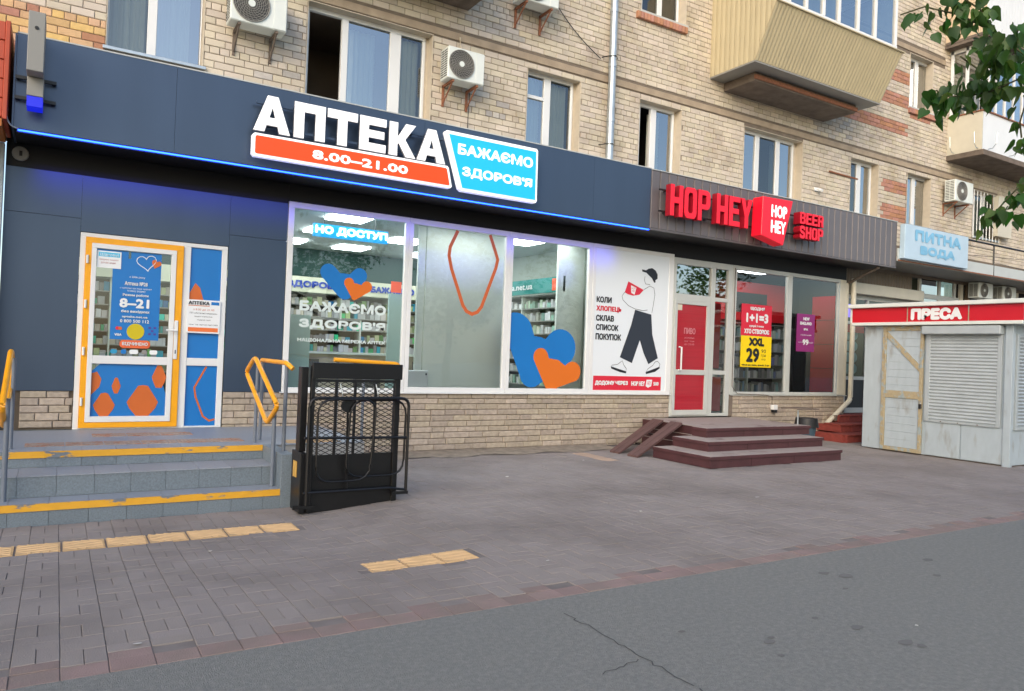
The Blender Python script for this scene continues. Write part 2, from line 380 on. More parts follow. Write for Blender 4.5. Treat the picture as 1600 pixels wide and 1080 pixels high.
# ------------------------------------------------------------------ ground
YE = 4.02                       # paving edge
def sm(t): t = max(0, min(1, t)); return t*t*(3-2*t)
def gz(x, y): return -.09*sm((3.4-x)/1.5)*sm((y-4.3)/2.6)
def setting(name, mb, m): return tag(mb.build(name, m), kind='structure')
mb = MB(); mb.quad((-60,-60,-.002),(80,-60,-.002),(80,YE,-.002),(-60,YE,-.002)); road = setting('road', mb, m_asph)
mb = MB()
gx = [-60,-8,-4]+[(-3+i*.25) for i in range(29)]+[5,16,40,90]; gy = [YE]+[YE+.08+i*.25 for i in range(24)]+[10.3,10.75]
for i in range(len(gx)-1):
    for j in range(len(gy)-1):
        a,b,c,d = gx[i],gx[i+1],gy[j],gy[j+1]
        mb.quad((a,c,gz(a,c)-.007),(b,c,gz(b,c)-.007),(b,d,gz(b,d)-.007),(a,d,gz(a,d)-.007))
pavement = setting('pavement', mb, m_sand)
pavement.location = (0,0,0)
mb = MB(); mb.quad((-60,10.75,-.03),(90,10.75,-.03),(90,70,-.03),(-60,70,-.03)); setting('ground', mb, m_dirt)
# worn concrete strip against the plinth
mb = MB()
xs = [3.3+i*.3 for i in range(18)]
for i in range(len(xs)-1):
    a,b = xs[i],xs[i+1]; ya = 10.02+.10*math.sin(i*1.7); yb = 10.02+.10*math.sin((i+1)*1.7)
    mb.add([(a,ya,.004),(b,yb,.004),(b,10.62,.035),(a,10.62,.035)], [(0,1,2,3)])
o = mb.build('blind_area', m_dirt, pavement)

def paver_mesh(name, lx, ly, m):
    mb = MB(); c = .0025; hx, hy = lx/2-.0012, ly/2-.0012
    mb.add([(-hx,-hy,-.03),(hx,-hy,-.03),(hx,hy,-.03),(-hx,hy,-.03),(-hx,-hy,-c),(hx,-hy,-c),(hx,hy,-c),(-hx,hy,-c),(-hx+c,-hy+c,0),(hx-c,-hy+c,0),(hx-c,hy-c,0),(-hx+c,hy-c,0)],
           [(0,1,5,4),(1,2,6,5),(2,3,7,6),(3,0,4,7),(4,5,9,8),(5,6,10,9),(6,7,11,10),(7,4,8,11),(8,9,10,11)])
    me = bpy.data.meshes.new(name); me.from_pydata(mb.v, [], mb.f); me.materials.append(m); return me, mb
def blocked(x, y):
    if 2.0 < x < 3.3 and 8.62 < y: return True
    if x < 2.14 and y > 7.8: return True
    if 8.3 < x < 11.4 and y > 7.86: return True
    if -.35 < x-.0 and x < 1.97 and 6.78 < y < 7.12: return True
    if -2.5 < x <= -.35 and 6.78 < y < 7.12: return True
    if 1.99 < x < 2.9 and 5.06 < y < 5.36: return True
    if x > 13.8 and 6.3 < y < 9.1: return True
    return y > 10.02 and 3.3 < x < 8.3
PV = {'h': paver_mesh('paver', .2035, .1, m_paver), 'v': paver_mesh('paver', .102, .2, m_paver), 'r': paver_mesh('paver', .2035, .152, m_paverr), 'rh': paver_mesh('paver', .2035, .1, m_paverr)}
items = []
pw = .205
for k in range(-12, 90):
    x0 = .07 + k*pw
    items.append(('r', x0+pw/2, YE+.078))
    y = YE+.156 - (0, .2, .1, .3)[k % 4]
    n = 0
    while y < 10.6:
        for typ, dx, dy, adv in (('v', pw/4, .1, 0), ('v', 3*pw/4, .1, .2), ('h', pw/2, .05, .1), ('h', pw/2, .05, .1)):
            yy = y+dy
            if yy-(.1 if typ == 'v' else .05) > YE+.15: 
                t = 'rh' if (typ == 'h' and yy < YE+.30 and rnd.random() < .5) else typ
                items.append((t, x0+dx, yy))
            y += adv
vis = []
for t, x, y in items:
    if blocked(x, y): continue
    p = proj((x, y, gz(x, y)))
    on = p is not None and -20 < p[0] < 1620 and p[1] < 1100
    vis.append((p[2] if on else 99, t, x, y))
vis.sort()
near = MB(); far = MB(); farr = MB()
def tilt(x, y):
    e = .05; nx = -(gz(x+e,y)-gz(x-e,y))/(2*e); ny = -(gz(x,y+e)-gz(x,y-e))/(2*e); n = Vector((nx,ny,1)).normalized()
    return n
for i, (d, t, x, y) in enumerate(vis):
    jz = rnd.uniform(-.0022, .0022); n = tilt(x, y)
    n = (n + Vector((rnd.uniform(-.012,.012), rnd.uniform(-.012,.012), 0))).normalized()
    q = Vector((0,0,1)).rotation_difference(n)
    if i < 300:
        o = bpy.data.objects.new('paver', PV[t][0]); COL.objects.link(o); o.parent = pavement; o.location = (x, y, gz(x,y)+jz); o.rotation_mode = 'QUATERNION'; o.rotation_quaternion = q
    else:
        tgt = farr if t in ('r', 'rh') else far
        mbp = PV[t][1]; T = Vector((x, y, gz(x,y)+jz)); tgt.add([q @ Vector(v) + T for v in mbp.v], mbp.f)
stuff(far.build('paver', m_paver, pavement, fix=False)); stuff(farr.build('paver', m_paverr, pavement, fix=False))

# tactile tiles
def tactile(x0, x1, y0, y1, zf, lines='d'):
    mb = MB(); z = lambda x, y: zf(x, y) if callable(zf) else zf
    c = .004
    mb.add([(x0+c,y0+c,z(x0,y0)-.02),(x1-c,y0+c,z(x1,y0)-.02),(x1-c,y1-c,z(x1,y1)-.02),(x0+c,y1-c,z(x0,y1)-.02),(x0+c,y0+c,z(x0,y0)+.002),(x1-c,y0+c,z(x1,y0)+.002),(x1-c,y1-c,z(x1,y1)+.002),(x0+c,y1-c,z(x0,y1)+.002)],
           [(4,5,6,7),(0,1,5,4),(1,2,6,5),(2,3,7,6),(3,0,4,7)])
    n = 9
    for k in range(n):
        if lines == 'x':
            ya = y0+(k+.5)*(y1-y0)/n; za = z((x0+x1)/2, ya)
            mb.add([(x0+.02,ya-.007,za),(x1-.02,ya-.007,za),(x1-.02,ya+.007,za),(x0+.02,ya+.007,za),(x0+.02,ya-.004,za+.006),(x1-.02,ya-.004,za+.006),(x1-.02,ya+.004,za+.006),(x0+.02,ya+.004,za+.006)],
                   [(4,5,6,7),(0,1,5,4),(1,2,6,5),(2,3,7,6),(3,0,4,7)])
        else:
            # diagonal ribs clipped to the tile
            s = (k+.5)/n*2
            ax, ay = (s, 0) if s < 1 else (1, s-1); bx_, by = (0, s) if s < 1 else (s-1, 1)
            if abs(ax-bx_) < .12: continue
            A = Vector((lerp(x0+.015,x1-.015,ax), lerp(y0+.015,y1-.015,ay))); Bq = Vector((lerp(x0+.015,x1-.015,bx_), lerp(y0+.015,y1-.015,by)))
            dn = (Bq-A).normalized(); nn = Vector((-dn.y, dn.x))
            def pt(P, o, h): q = P+nn*o; return (q.x, q.y, z(q.x, q.y)+h)
            mb.add([pt(A,-.008,.002),pt(Bq,-.008,.002),pt(Bq,.008,.002),pt(A,.008,.002),pt(A,-.004,.007),pt(Bq,-.004,.007),pt(Bq,.004,.007),pt(A,.004,.007)], [(4,5,6,7),(0,1,5,4),(1,2,6,5),(2,3,7,6),(3,0,4,7)])
    return mb.build('tactile_tile', m_tactile, pavement, fix=False)
for k in range(-7, 8): tactile(-.22+k*.312-.0, -.22+(k+1)*.312-.008, 6.80, 7.10, gz) if -.22+(k+1)*.312 < 2.0 else None
for k in range(3): tactile(2.0+k*.292, 2.0+(k+1)*.292-.004, 5.065, 5.355, gz)
for k in range(3):
    tf = tactile(7.2-.0*k, 7.5, 8.95+k*.31, 9.25+k*.31, .0); tf.data.materials[0] = mat('faded_tactile', '#948274', .9, var=.1, vscale=6)
# cracks and stains in the road
def ribbon(pts, w, z, mb):
    P = [Vector(p) for p in pts]; L = offset_poly([tuple(p) for p in P], w/2); n = len(P)
    vs = [(a, b, z) for a, b in L]; mb.add(vs, [(i, i+1, 2*n-2-i, 2*n-1-i) for i in range(n-1)])
def wander(a, b, n, amp, rd):
    return [(lerp(a[0],b[0],i/n)+rd.uniform(-amp,amp), lerp(a[1],b[1],i/n)+rd.uniform(-amp,amp)) for i in range(n+1)]
rd = random.Random(3); mb = MB()
ribbon(wander((2.75,3.75),(2.72,2.62),26,.018,rd), .007, .001, mb)
ribbon(wander((2.4,2.95),(2.7,3.0),9,.012,rd), .005, .0012, mb)
ribbon(wander((2.72,2.62),(2.6,1.9),14,.02,rd), .008, .0014, mb)
mb.build('crack', m_crack, road, fix=False)
mb = MB()
for cx, cy, a in ((.04,3.72,.035),(.15,3.70,.022),(3.55,2.86,.03),(3.62,2.9,.02),(4.25,2.78,.035),(4.3,2.5,.04),(4.33,2.42,.025),(4.9,3.3,.02),(5.1,3.62,.04),(5.2,3.5,.05),(4.15,3.0,.02),(3.45,2.7,.02),(5.9,3.2,.03),(3.2,3.2,.02),(6.3,3.5,.04)):
    n = 9; mb.add([(cx+a*rd.uniform(.6,1.2)*math.cos(6.283*i/n)*1.5, cy+a*rd.uniform(.6,1.2)*math.sin(6.283*i/n), .0016) for i in range(n)], [tuple(range(n))])
mb.build('stain', m_stain, road, fix=False)
for i, (cx, cy, w) in enumerate(((.42,4.32,.02),(4.62,2.62,.012),(3.3,4.75,.016),(5.25,5.9,.02),(7.15,6.0,.03),(1.1,6.3,.018),(6.9,9.1,.03),(5.0,8.2,.025))):
    mb = MB(); n = 7; z = gz(cx, cy) if cy > YE else 0
    mb.add([(cx+w*rd.uniform(.6,1.6)*math.cos(6.283*j/n), cy+w*rd.uniform(.5,1)*math.sin(6.283*j/n), z+rd.uniform(.004,.012)) for j in range(n)], [tuple(range(n))])
    where = ('on the red kerb pavers near the left edge','on the asphalt at the lower right','on the grey pavers in front of the yellow tiles','in the middle of the paving','on the paving in front of the maroon steps','on the pavers left of the loose yellow tiles','beside the ramp of the maroon steps','on the paving right of the black lift')[i]
    tag(mb.build('litter', m_litter), 'small pale scrap of paper litter '+where, 'litter', 'scraps of litter on the ground')

# ------------------------------------------------------------------ upper brick building
YB = 10.79
bld = thing('apartment_building', 'cream brick apartment building rising above the dark shop fascias', 'building', (0, 10.79, 0))
Z0, Z1 = 5.2, 6.52
wins = [  # x0,x1,z0,z1, panes: list of (x0,x1,kind)
 (.37,1.53,5.28,6.7,[(.40,.84,'c'),(.95,1.48,'g')]),
 (2.90,4.90,Z0,6.60,[(2.93,3.42,'o'),(3.52,4.18,'g'),(4.36,4.72,'c')]),
 (6.68,7.82,Z0,6.52,[(6.70,7.03,'t'),(7.17,7.60,'c')]),
 (9.19,10.28,Z0,6.50,[(9.22,9.48,'d'),(9.62,10.03,'g')]),
 (12.05,13.94,Z0,6.53,[(12.07,12.40,'g'),(12.53,13.05,'b'),(13.18,13.58,'g')]),
 (15.66,16.76,Z0,6.50,[(15.68,15.90,'b'),(16.06,16.42,'g')]),
 (17.96,19.02,Z0,6.52,[(17.98,18.17,'g'),(18.31,18.74,'g')]),
 (21.05,22.35,5.25,6.54,[(21.1,21.5,'c'),(21.6,22.2,'c')]),
 (9.14,10.30,8.14,9.50,[(9.17,9.55,'b'),(9.66,10.05,'b')]),
 (17.92,18.95,8.14,9.50,[(17.95,18.15,'g'),(18.28,18.70,'g')]),
 (14.9,15.9,8.14,9.50,[(14.92,15.3,'g')]),
]
XL, XR, ZB, ZT = -6, 27, 3.9, 12.5
# backing wall sheet with openings and reveals
xsv = sorted({XL, XR} | {w[0] for w in wins} | {w[1] for w in wins}); zsv = sorted({ZB, ZT} | {w[2] for w in wins} | {w[3] for w in wins})
mb = MB()
def inwin(x, z): return any(w[0] < x < w[1] and w[2] < z < w[3] for w in wins)
yb0 = YB+.008
for i in range(len(xsv)-1):
    for j in range(len(zsv)-1):
        a,b,c,d = xsv[i],xsv[i+1],zsv[j],zsv[j+1]
        if not inwin((a+b)/2,(c+d)/2): mb.quad((a,yb0,c),(b,yb0,c),(b,yb0,d),(a,yb0,d))
mb.quad((XL,yb0+.5,ZB),(XL,yb0+.5,ZT),(XR,yb0+.5,ZT),(XR,yb0+.5,ZB)) if False else None
mb.build('mortar', m_mortar, bld, fix=False)
bands = [(2.62, 19.75, 6.62, 6.735), (16.3, 19.75, 9.52, 9.64), (-6, 26, 9.52, 9.64)]
B('concrete_band', m_conc, bld, (2.2, 21, YB-.012, YB+.02, 6.615, 6.735), bevel=.004)
B('concrete_band', m_conc, bld, (7.2, 19.5, YB-.012, YB+.02, 9.54, 9.66))
def region(x, z):
    n = math.sin(x*12.9898+z*78.233)*43758.5; n -= math.floor(n)
    if x < .37 and z < 5.52: return 'y' if n > .28 else 'r'
    if -.5 < x < .4 and 5.95 > z > 5.75 and n > .6: return 'r'
    if 15.1 < x < 17.9 and 7.35 < z < 9.3 and int((z-7.35)/.32) % 2 == 0: return 'r'
    if 16.9 < x < 17.95 and 5.2 < z < 6.5 and int((z-5.2)/.33) % 2 == 0: return 'r'
    if 18.0 < x < 18.9 and 7.8 < z < 8.12: return 'r'
    if (8.4 < x < 9.1 and z > 9): return 'r'
    if 5.55 < x < 6.6 and 6.8 < z < 7.6: return 'g' if n > .45 else 'c'
    if 2.3 < x < 2.85 and 5.3 < z < 6.3: return 'g' if n > .5 else 'c'
    if 5.4 < x < 6.3 and 5.4 < z < 6.1: return 'g' if n > .65 else 'c'
    if 14.3 < x < 15.6 and 6.75 < z < 7.4: return 'g' if n > .4 else 'c'
    return 'c'
CH = .0985
allb = []
row = 0; z = 4.62
while z < ZT:
    header = row % 6 == 3; L = .13 if header else .26
    off = (row % 2)*.13 + (.065 if header else 0)
    ex = []
    for w in wins:
        if w[2]-.05 < z+CH/2 < w[3]+.02: ex.append((w[0], w[1]))
    for b in ((2.2,21,6.615,6.735),(7.2,19.5,9.54,9.66)):
        if z < b[3] and z+CH > b[2]: ex.append((b[0], b[1]))
    k = 0; x = XL-off
    while x < XR:
        a, b = x+.0035, x+L-.0035
        segs = [(a, b)]
        for e in ex:
            ns = []
            for s in segs:
                if s[1] <= e[0] or s[0] >= e[1]: ns.append(s)
                else:
                    if s[0] < e[0]: ns.append((s[0], e[0]-.002))
                    if s[1] > e[1]: ns.append((e[1]+.002, s[1]))
            segs = ns
        for s in segs:
            if s[1]-s[0] > .035: allb.append((s[0], s[1], z+.0035, z+CH-.0035))
        x += L
    z += CH; row += 1
def pix_area(x0, x1, z0, z1, y):
    p = proj(((x0+x1)/2, y, (z0+z1)/2))
    if p is None or not (0 < p[0] < 1600 and 0 < p[1] < 1080): return 0
    return (x1-x0)*(z1-z0)/(p[2]**2)
def hidden_by_fascia(x, z): return z < 4.92+.02 and x < 16 or (z < 5.12 and x < 16)
MAPB = {'c': m_brick, 'r': m_brickr, 'y': m_bricky, 'g': m_brickg}
scored = []
for b in allb:
    if b[2] < 4.7 and b[0] < 15.5: continue
    a = pix_area(*b, YB); 
    if hidden_by_fascia(b[0], b[2]): a = 0
    if 10.9 < b[0] < 16.3 and b[2] > 6.9: a = 0
    scored.append((a, b))
scored.sort(key=lambda t: -t[0])
def wall_brick_mesh(name, lx, lz, m, c=.007, d=.03):
    mb = MB().chamf(-lx/2, lx/2, 0, d, -lz/2, lz/2, c)
    me = bpy.data.meshes.new(name); me.from_pydata(mb.v, [], mb.f); me.materials.append(m); return me
bmesh_cache = {}
rest = {k: MB() for k in MAPB}
for i, (a, b) in enumerate(scored):
    reg = region((b[0]+b[1])/2, b[2]); y = YB - rnd.uniform(0, .007)
    if i < 300:
        lx, lz = round(b[1]-b[0], 3), round(b[3]-b[2], 3); key = (lx, lz, reg)
        if key not in bmesh_cache: bmesh_cache[key] = wall_brick_mesh('brick', lx, lz, MAPB[reg])
        o = bpy.data.objects.new('brick', bmesh_cache[key]); COL.objects.link(o); o.parent = bld; o.location = ((b[0]+b[1])/2, y-10.79, (b[2]+b[3])/2)
    else: rest[reg].chamf(b[0]+rnd.uniform(0,.003), b[1]-rnd.uniform(0,.003), y, y+.03, b[2], b[3], .007)
for k, mbr in rest.items():
    if mbr.v: stuff(mbr.build('brick', MAPB[k], bld, fix=False))

def curtain(mbx, x0, x1, z0, z1, y, amp=.02, n=None):
    n = n or max(8, int((x1-x0)/.025)); vs = []
    for i in range(n+1):
        x = lerp(x0, x1, i/n); yy = y + amp*math.sin(i*1.9)+amp*.5*math.sin(i*.7)
        vs += [(x, yy, z0), (x, yy, z1)]
    mbx.add(vs, [(2*i, 2*i+2, 2*i+3, 2*i+1) for i in range(n)])
def window(w, idx):
    x0,x1,z0,z1,panes = w
    yf = YB+.16
    kx = yf/YB; panes = [(p[0]*kx, p[1]*kx, p[2]) for p in panes]     # the frame stands deeper in the wall than its outer edge
    xr = min(panes[-1][1]+.05, x1-.014)
    # frame member boxes
    mb = MB(); t = .05
    xs_ = [x0]+[p for q in panes for p in (q[0], q[1])]+[xr]
    mb.box(x0, xr, yf, yf+.07, z1-t-.02, z1); mb.box(x0, xr, yf, yf+.07, z0, z0+t)
    edges = [x0]+[p for q in panes for p in (q[0], q[1])]+[xr]
    for i in range(0, len(edges), 2):
        if edges[i+1]-edges[i] > .005: mb.box(edges[i], edges[i+1], yf, yf+.07, z0+t, z1-t-.02)
    fr = mb.build('window', m_pvc if x0 < 8 or True else m_cream, bld, bevel=.006)
    def sub(mbx, name, m, **k): 
        return mbx.build(name, m, fr, **k)
    # dark room behind with side walls
    rb = MB(); a,b = x0+.01, xr-.01
    rb.quad((a,yf+1.6,z0),(b,yf+1.6,z0),(b,yf+1.6,z1),(a,yf+1.6,z1)); rb.quad((a,yf+.08,z0),(a,yf+1.6,z0),(a,yf+1.6,z1),(a,yf+.08,z1)); rb.quad((b,yf+.08,z0),(b,yf+1.6,z0),(b,yf+1.6,z1),(b,yf+.08,z1))
    rb.quad((a,yf+.08,z0),(b,yf+.08,z0),(b,yf+1.6,z0),(a,yf+1.6,z0)); rb.quad((a,yf+.08,z1),(b,yf+.08,z1),(b,yf+1.6,z1),(a,yf+1.6,z1))
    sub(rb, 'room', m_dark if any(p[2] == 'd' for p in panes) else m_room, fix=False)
    for p in panes:
        k = p[2]; zz0, zz1 = z0+t, z1-t-.02
        if k in 'od':
            if k == 'o': sub(MB().box(p[0]+.0, p[0]+.03, yf+.09, yf+.42, zz0, zz1), 'open_sash', m_pvcg)
            continue
        gm = MB(); gm.quad((p[0],yf+.03,zz0),(p[1],yf+.03,zz0),(p[1],yf+.03,zz1),(p[0],yf+.03,zz1)); sub(gm, 'pane', m_glassc if k in 'cb' else m_glassu, fix=False)
        if k == 't': sub(MB().box(p[0], p[1], yf-.005, yf+.06, 6.05, 6.11), 'transom', m_pvc, bevel=.005)
        if k in 'ct': cm = MB(); curtain(cm, p[0], p[1], zz0, zz1, yf+.16); sub(cm, 'curtain', m_curtain, fix=False)
        if k == 'g': cm = MB(); curtain(cm, p[0]+.02, p[0]+(p[1]-p[0])*.8, zz0, zz1, yf+.3); sub(cm, 'curtain', m_curtain, fix=False)
        if k == 'b': cm = MB(); curtain(cm, p[0], p[0]+.18, zz0, zz1, yf+.2); sub(cm, 'curtain', m_curtaind, fix=False)
    # reveal lining
    rv = MB(); y1 = yf+.09
    rv.box(x1-.012, x1-.0, YB-.004, y1, z0, z1); rv.box(x0, x0+.008, YB-.004, y1, z0, z1); rv.box(x0+.008, x1-.012, YB-.004, y1, z1-.012, z1)
    if xr < x1-.02: rv.box(xr, x1-.012, yf+.02, yf+.09, z0, z1-.012)
    sub(rv, 'reveal', m_plaster)
    sub(MB().box(x0-.03, x1+.03, YB-.05, yf, z0-.03, z0+.012), 'sill', m_galv if idx not in (8, 9) else m_pvcg, bevel=.004)
for i, w in enumerate(wins): window(w, i)
# brick sills under the two upper windows
for (a, b, m) in ((9.02, 10.34, m_brickr), (17.88, 19.15, m_brickr)):
    x = a
    while x < b-.05:
        MB().chamf(x+.004, x+.076, YB-.07, YB+.02, 7.98, 8.105, .008).build('brick', m, bld); x += .08
# window boxes of flowers behind the three pane window
f_ = MB()
for k in range(46):
    a = Vector((rnd.uniform(12.6,13.0), YB+.30+rnd.uniform(-.03,.03), rnd.uniform(5.26,5.55))); s = .035
    d = Vector((rnd.uniform(-1,1), rnd.uniform(-1,1), rnd.uniform(-.3,1))).normalized()*s; e = d.cross(Vector((rnd.uniform(-1,1), 0, 1))).normalized()*s*.5
    f_.quad(a-d, a-e, a+d, a+e)
tag(f_.build('potted_plant', mat('plant_red_green', '#6b4a3a', .8, rand=.4, hue=.1)), 'reddish potted plant behind the middle pane above the red sign', 'plant')

# drainpipe
dp = thing('drainpipe', 'tall galvanised drainpipe running down the brick wall above the dark fascia', 'pipe', (8.45, YB, 0))
px = 8.42
z = 4.9
while z < 11.5:
    MB().tube([(px, YB-.12, z), (px, YB-.12, z+.98)], .072, 14).build('pipe_section', m_galv, dp, smooth=True)
    MB().tube([(px, YB-.12, z+.96), (px, YB-.12, z+1.03)], .080, 14).build('collar', m_galv, dp, smooth=True)
    z += 1.0
for z in (5.45, 7.05, 8.9): MB().tube([(px-.16, YB, z), (px-.10, YB-.12, z), (px, YB-.21, z), (px+.1, YB-.12, z), (px+.16, YB, z)], .010, 6).build('bracket', m_blackm, dp)
# wire sagging to the pipe
pts = [(6.95+1.25*t, YB-.04, 7.95-.95*t-.10*math.sin(math.pi*t)) for t in [i/10 for i in range(11)]]
tag(MB().tube(pts, .008, 5).build('cable', m_blackm), 'thin dark cable hanging across the bricks left of the drainpipe', 'cable')

tag(MB().tube([(14.85,YB-.03,6.02),(15.9,YB-.03,6.00)], .02, 6).build('iron_bar', m_rust), 'short rusty iron bar on the bricks right of the three pane window', 'bar')
wl = thing('wall_lamp', 'small white lamp fitting on the bricks above the grey ribbed fascia', 'lamp', (14.4, YB, 5.55)); B('base', m_pvc, wl, (14.33, 14.55, YB-.05, YB-.009, 5.50, 5.58), bevel=.01); MB().tube([(14.44,YB-.05,5.54),(14.44,YB-.16,5.50)], .035, 8).build('head', m_pvc, wl)
# ------------------------------------------------------------------ air conditioners
def ac(name, label, x0, x1, z0, z1, yback, dep=.28, br=None, fanw=.62, brk=True, rusty=True):
    t = thing(name, label, 'air conditioner', ((x0+x1)/2, yback, z0), 'outdoor air conditioner units on the facade')
    yf = yback-dep; W_ = x1-x0; H_ = z1-z0
    B('casing', m_acw, t, (x0, x1, yf, yback, z0, z1), bevel=.012)
    c = (x0+W_*.36, (z0+z1)/2); r = min(H_*.44, W_*.34)
    MB().disc(c, r, yf-.004, yf+.002, 28).build('fan_recess', m_acd, t)
    g = MB()
    for q in (.3, .42, .54, .66, .78, .9, 1.0): g.ring(c, r*q, .0035 if q < 1 else .008, yf-.012, 26)
    for k in range(22):
        a = 2*math.pi*k/22; P_ = [(c[0]+r*q*math.cos(a+.9*q), yf-.010, c[1]+r*q*math.sin(a+.9*q)) for q in (.2,.45,.7,1)]; g.tube(P_, .003, 4)
    g.build('fan_grille', m_acg, t, fix=False)
    MB().disc(c, r*.2, yf-.02, yf-.004, 14).build('hub', m_acw, t)
    B('service_panel', m_acw, t, (x0+W_*.76, x1-.012, yf-.006, yf, z0+.012, z1-.012), bevel=.003)
    v = MB()
    for k in range(12):
        zz = z0+.05+(H_-.1)*k/11.; v.box(x0-.004, x0+.002, yf+.04, yf+dep*.48, zz-.008, zz+.008); v.box(x0-.004, x0+.002, yf+dep*.54, yback-.03, zz-.008, zz+.008)
    v.build('side_louvre', m_acd, t)
    if brk:
        m = m_rust if rusty else m_concd
        for xx in (x0+W_*.17, x1-W_*.17):
            q = MB(); q.box(xx-.018, xx+.018, yf+.02, yback+.11, z0-.035, z0-.004); q.tube([(xx, yf+.05, z0-.03), (xx, yback+.10, z0-.30)], .014, 6); q.box(xx-.018, xx+.018, yback+.085, yback+.11, z0-.34, z0)
            q.build('bracket', m, t)
    return t
ac('air_conditioner', 'white air conditioner at the top left above the pharmacy fascia, cut by the frame', 1.78, 2.52, 5.88, 6.42, 10.68, rusty=False)
ac('air_conditioner', 'white air conditioner on rusty brackets right of the open window', 4.99, 5.63, 5.83, 6.33, 10.68)
ac('air_conditioner', 'white air conditioner on a bracket beside the barred window at the right', 19.45, 20.3, 5.95, 6.5, 10.68)
ac('air_conditioner', 'air conditioner seen from below at the top edge left of the drainpipe', 6.25, 7.0, 7.42, 7.95, 10.66)
t4 = ac('air_conditioner', 'left one of the two air conditioners under the canopy above the kiosk', 20.75, 21.45, 3.55, 4.02-.06, 10.68, brk=False)
t5 = ac('air_conditioner', 'right one of the two air conditioners under the canopy above the kiosk', 22.0, 22.7, 3.55, 3.96, 10.68, brk=False)
# hose from second unit
tag(MB().tube([(5.35, 10.66, 6.34), (5.36, 10.74, 6.5), (5.36, 10.77, 6.66)], .018, 8).build('refrigerant_pipe', m_plaster), 'short pale pipe rising from the air conditioner with rusty brackets', 'pipe')
tag(MB().tube([(5.55, 10.72, 5.8), (5.555, 10.76, 5.4), (5.55, 10.76, 5.0)], .006, 5).build('drain_hose', m_blackm), 'thin dark hose hanging below the air conditioner with rusty brackets', 'hose')

# ------------------------------------------------------------------ balconies
bal = thing('balcony', 'underside of a concrete balcony slab at the top above the open window', 'balcony', (4, YB, 7.1))
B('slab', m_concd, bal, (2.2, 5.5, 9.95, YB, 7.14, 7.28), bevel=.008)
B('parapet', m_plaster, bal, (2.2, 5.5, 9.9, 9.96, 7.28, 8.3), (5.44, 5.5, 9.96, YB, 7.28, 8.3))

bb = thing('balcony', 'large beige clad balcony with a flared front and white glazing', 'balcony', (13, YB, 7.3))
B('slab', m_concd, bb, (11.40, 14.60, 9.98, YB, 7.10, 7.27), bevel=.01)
B('slab_edge', m_rust, bb, (11.38, 14.62, 9.95, 9.99, 7.13, 7.21))
# outer floor
zb, zt = 7.30, 8.27; xb0, xb1, yb_ = 11.0, 14.95, 9.65; xt0, xt1, yt = 11.0, 15.0, 9.19
MB().add([(xb0,yb_,zb),(xb1,yb_,zb),(xb1,YB,zb),(xb0,YB,zb),(xb0,yb_,zb-.03),(xb1,yb_,zb-.03),(xb1,YB,zb-.03),(xb0,YB,zb-.03)], [(0,1,2,3),(4,5,6,7),(0,1,5,4),(3,2,6,7),(0,3,7,4),(1,2,6,5)]).build('floor_edge', m_acg, bb)
n = 42
for i in range(n):     # siding boards, front
    a, b = i/n, (i+1)/n; g = .004
    A0 = lerp(xb0, xb1, a)+g; A1 = lerp(xb0, xb1, b)-g; T0 = lerp(xt0, xt1, a)+g; T1 = lerp(xt0, xt1, b)-g
    MB().add([(A0,yb_,zb),(A1,yb_,zb),(T1,yt,zt),(T0,yt,zt),(A0,yb_+.03,zb),(A1,yb_+.03,zb),(T1,yt+.03,zt),(T0,yt+.03,zt),((A0+A1)/2,yb_-.010,zb),((T0+T1)/2,yt-.010,zt)],
             [(0,8,9,3),(8,1,2,9),(0,3,7,4),(1,5,6,2)]).build('siding_board', m_beige, bb, fix=False)
MB().add([(xb0,yb_+.02,zb),(xb1,yb_+.02,zb),(xt1,yt+.02,zt),(xt0,yt+.02,zt)], [(0,1,2,3)]).build('siding_backing', mat('siding_joint', '#8f8058', .7), bb, fix=False)
n = 13
for i in range(n):
    a, b = lerp(YB, yt, i/n), lerp(YB, yt, (i+1)/n)
    def zlow(y): return zb if y > yb_ else zb+(yb_-y)/(yb_-yt)*(zt-zb)
    a_, b_ = a-.004, b+.004
    MB().add([(xb0,a_,zlow(a_)),(xb0,b_,zlow(b_)),(xb0,b_,9.6),(xb0,a_,9.6),(xb0+.02,a_,zlow(a_)),(xb0+.02,b_,zlow(b_)),(xb0+.02,b_,9.6),(xb0+.02,a_,9.6),(xb0-.008,(a+b)/2,zlow((a+b)/2)),(xb0-.008,(a+b)/2,9.6)],
             [(0,8,9,3),(8,1,2,9),(0,3,7,4),(1,5,6,2)]).build('siding_board', m_beigel if i < 0 else m_beige, bb, fix=False)
MB().add([(xb1,YB,zb),(xb1,yb_,zb),(xt1,yt,zt),(xt1,YB,zt)], [(0,1,2,3)]).build('side_panel', m_beige, bb, fix=False)
MB().add([(xt0,yt-.03,zt),(xt1+.03,yt-.03,zt),(xt1+.03,yt+.16,zt+.09),(xt0,yt+.16,zt+.09),(xt0,yt-.03,zt-.02),(xt1+.03,yt-.03,zt-.02),(xt1+.03,yt+.16,zt-.02),(xt0,yt+.16,zt-.02)], [(0,1,2,3),(0,1,5,4),(1,2,6,5),(4,5,6,7)]).build('sill', m_beige, bb)
gz0, gz1 = zt+.10, 9.75; xs_ = [12.0, 12.52, 13.0, 13.62, 14.2, 14.92]
fb = MB(); fb.box(11.02, 15.0, yt+.14, yt+.22, gz0, gz0+.07); fb.box(11.02, 15.0, yt+.14, yt+.22, gz1-.07, gz1)
for x in [11.02, 11.5]+xs_: fb.box(x, x+.07, yt+.14, yt+.22, gz0+.07, gz1-.07)
fb.box(14.93, 15.0, yt+.22, YB, gz0, gz0+.07); fb.box(14.93, 15.0, yt+.22, YB, gz1-.07, gz1); fb.box(14.93, 15.0, YB-.08, YB, gz0+.07, gz1-.07)
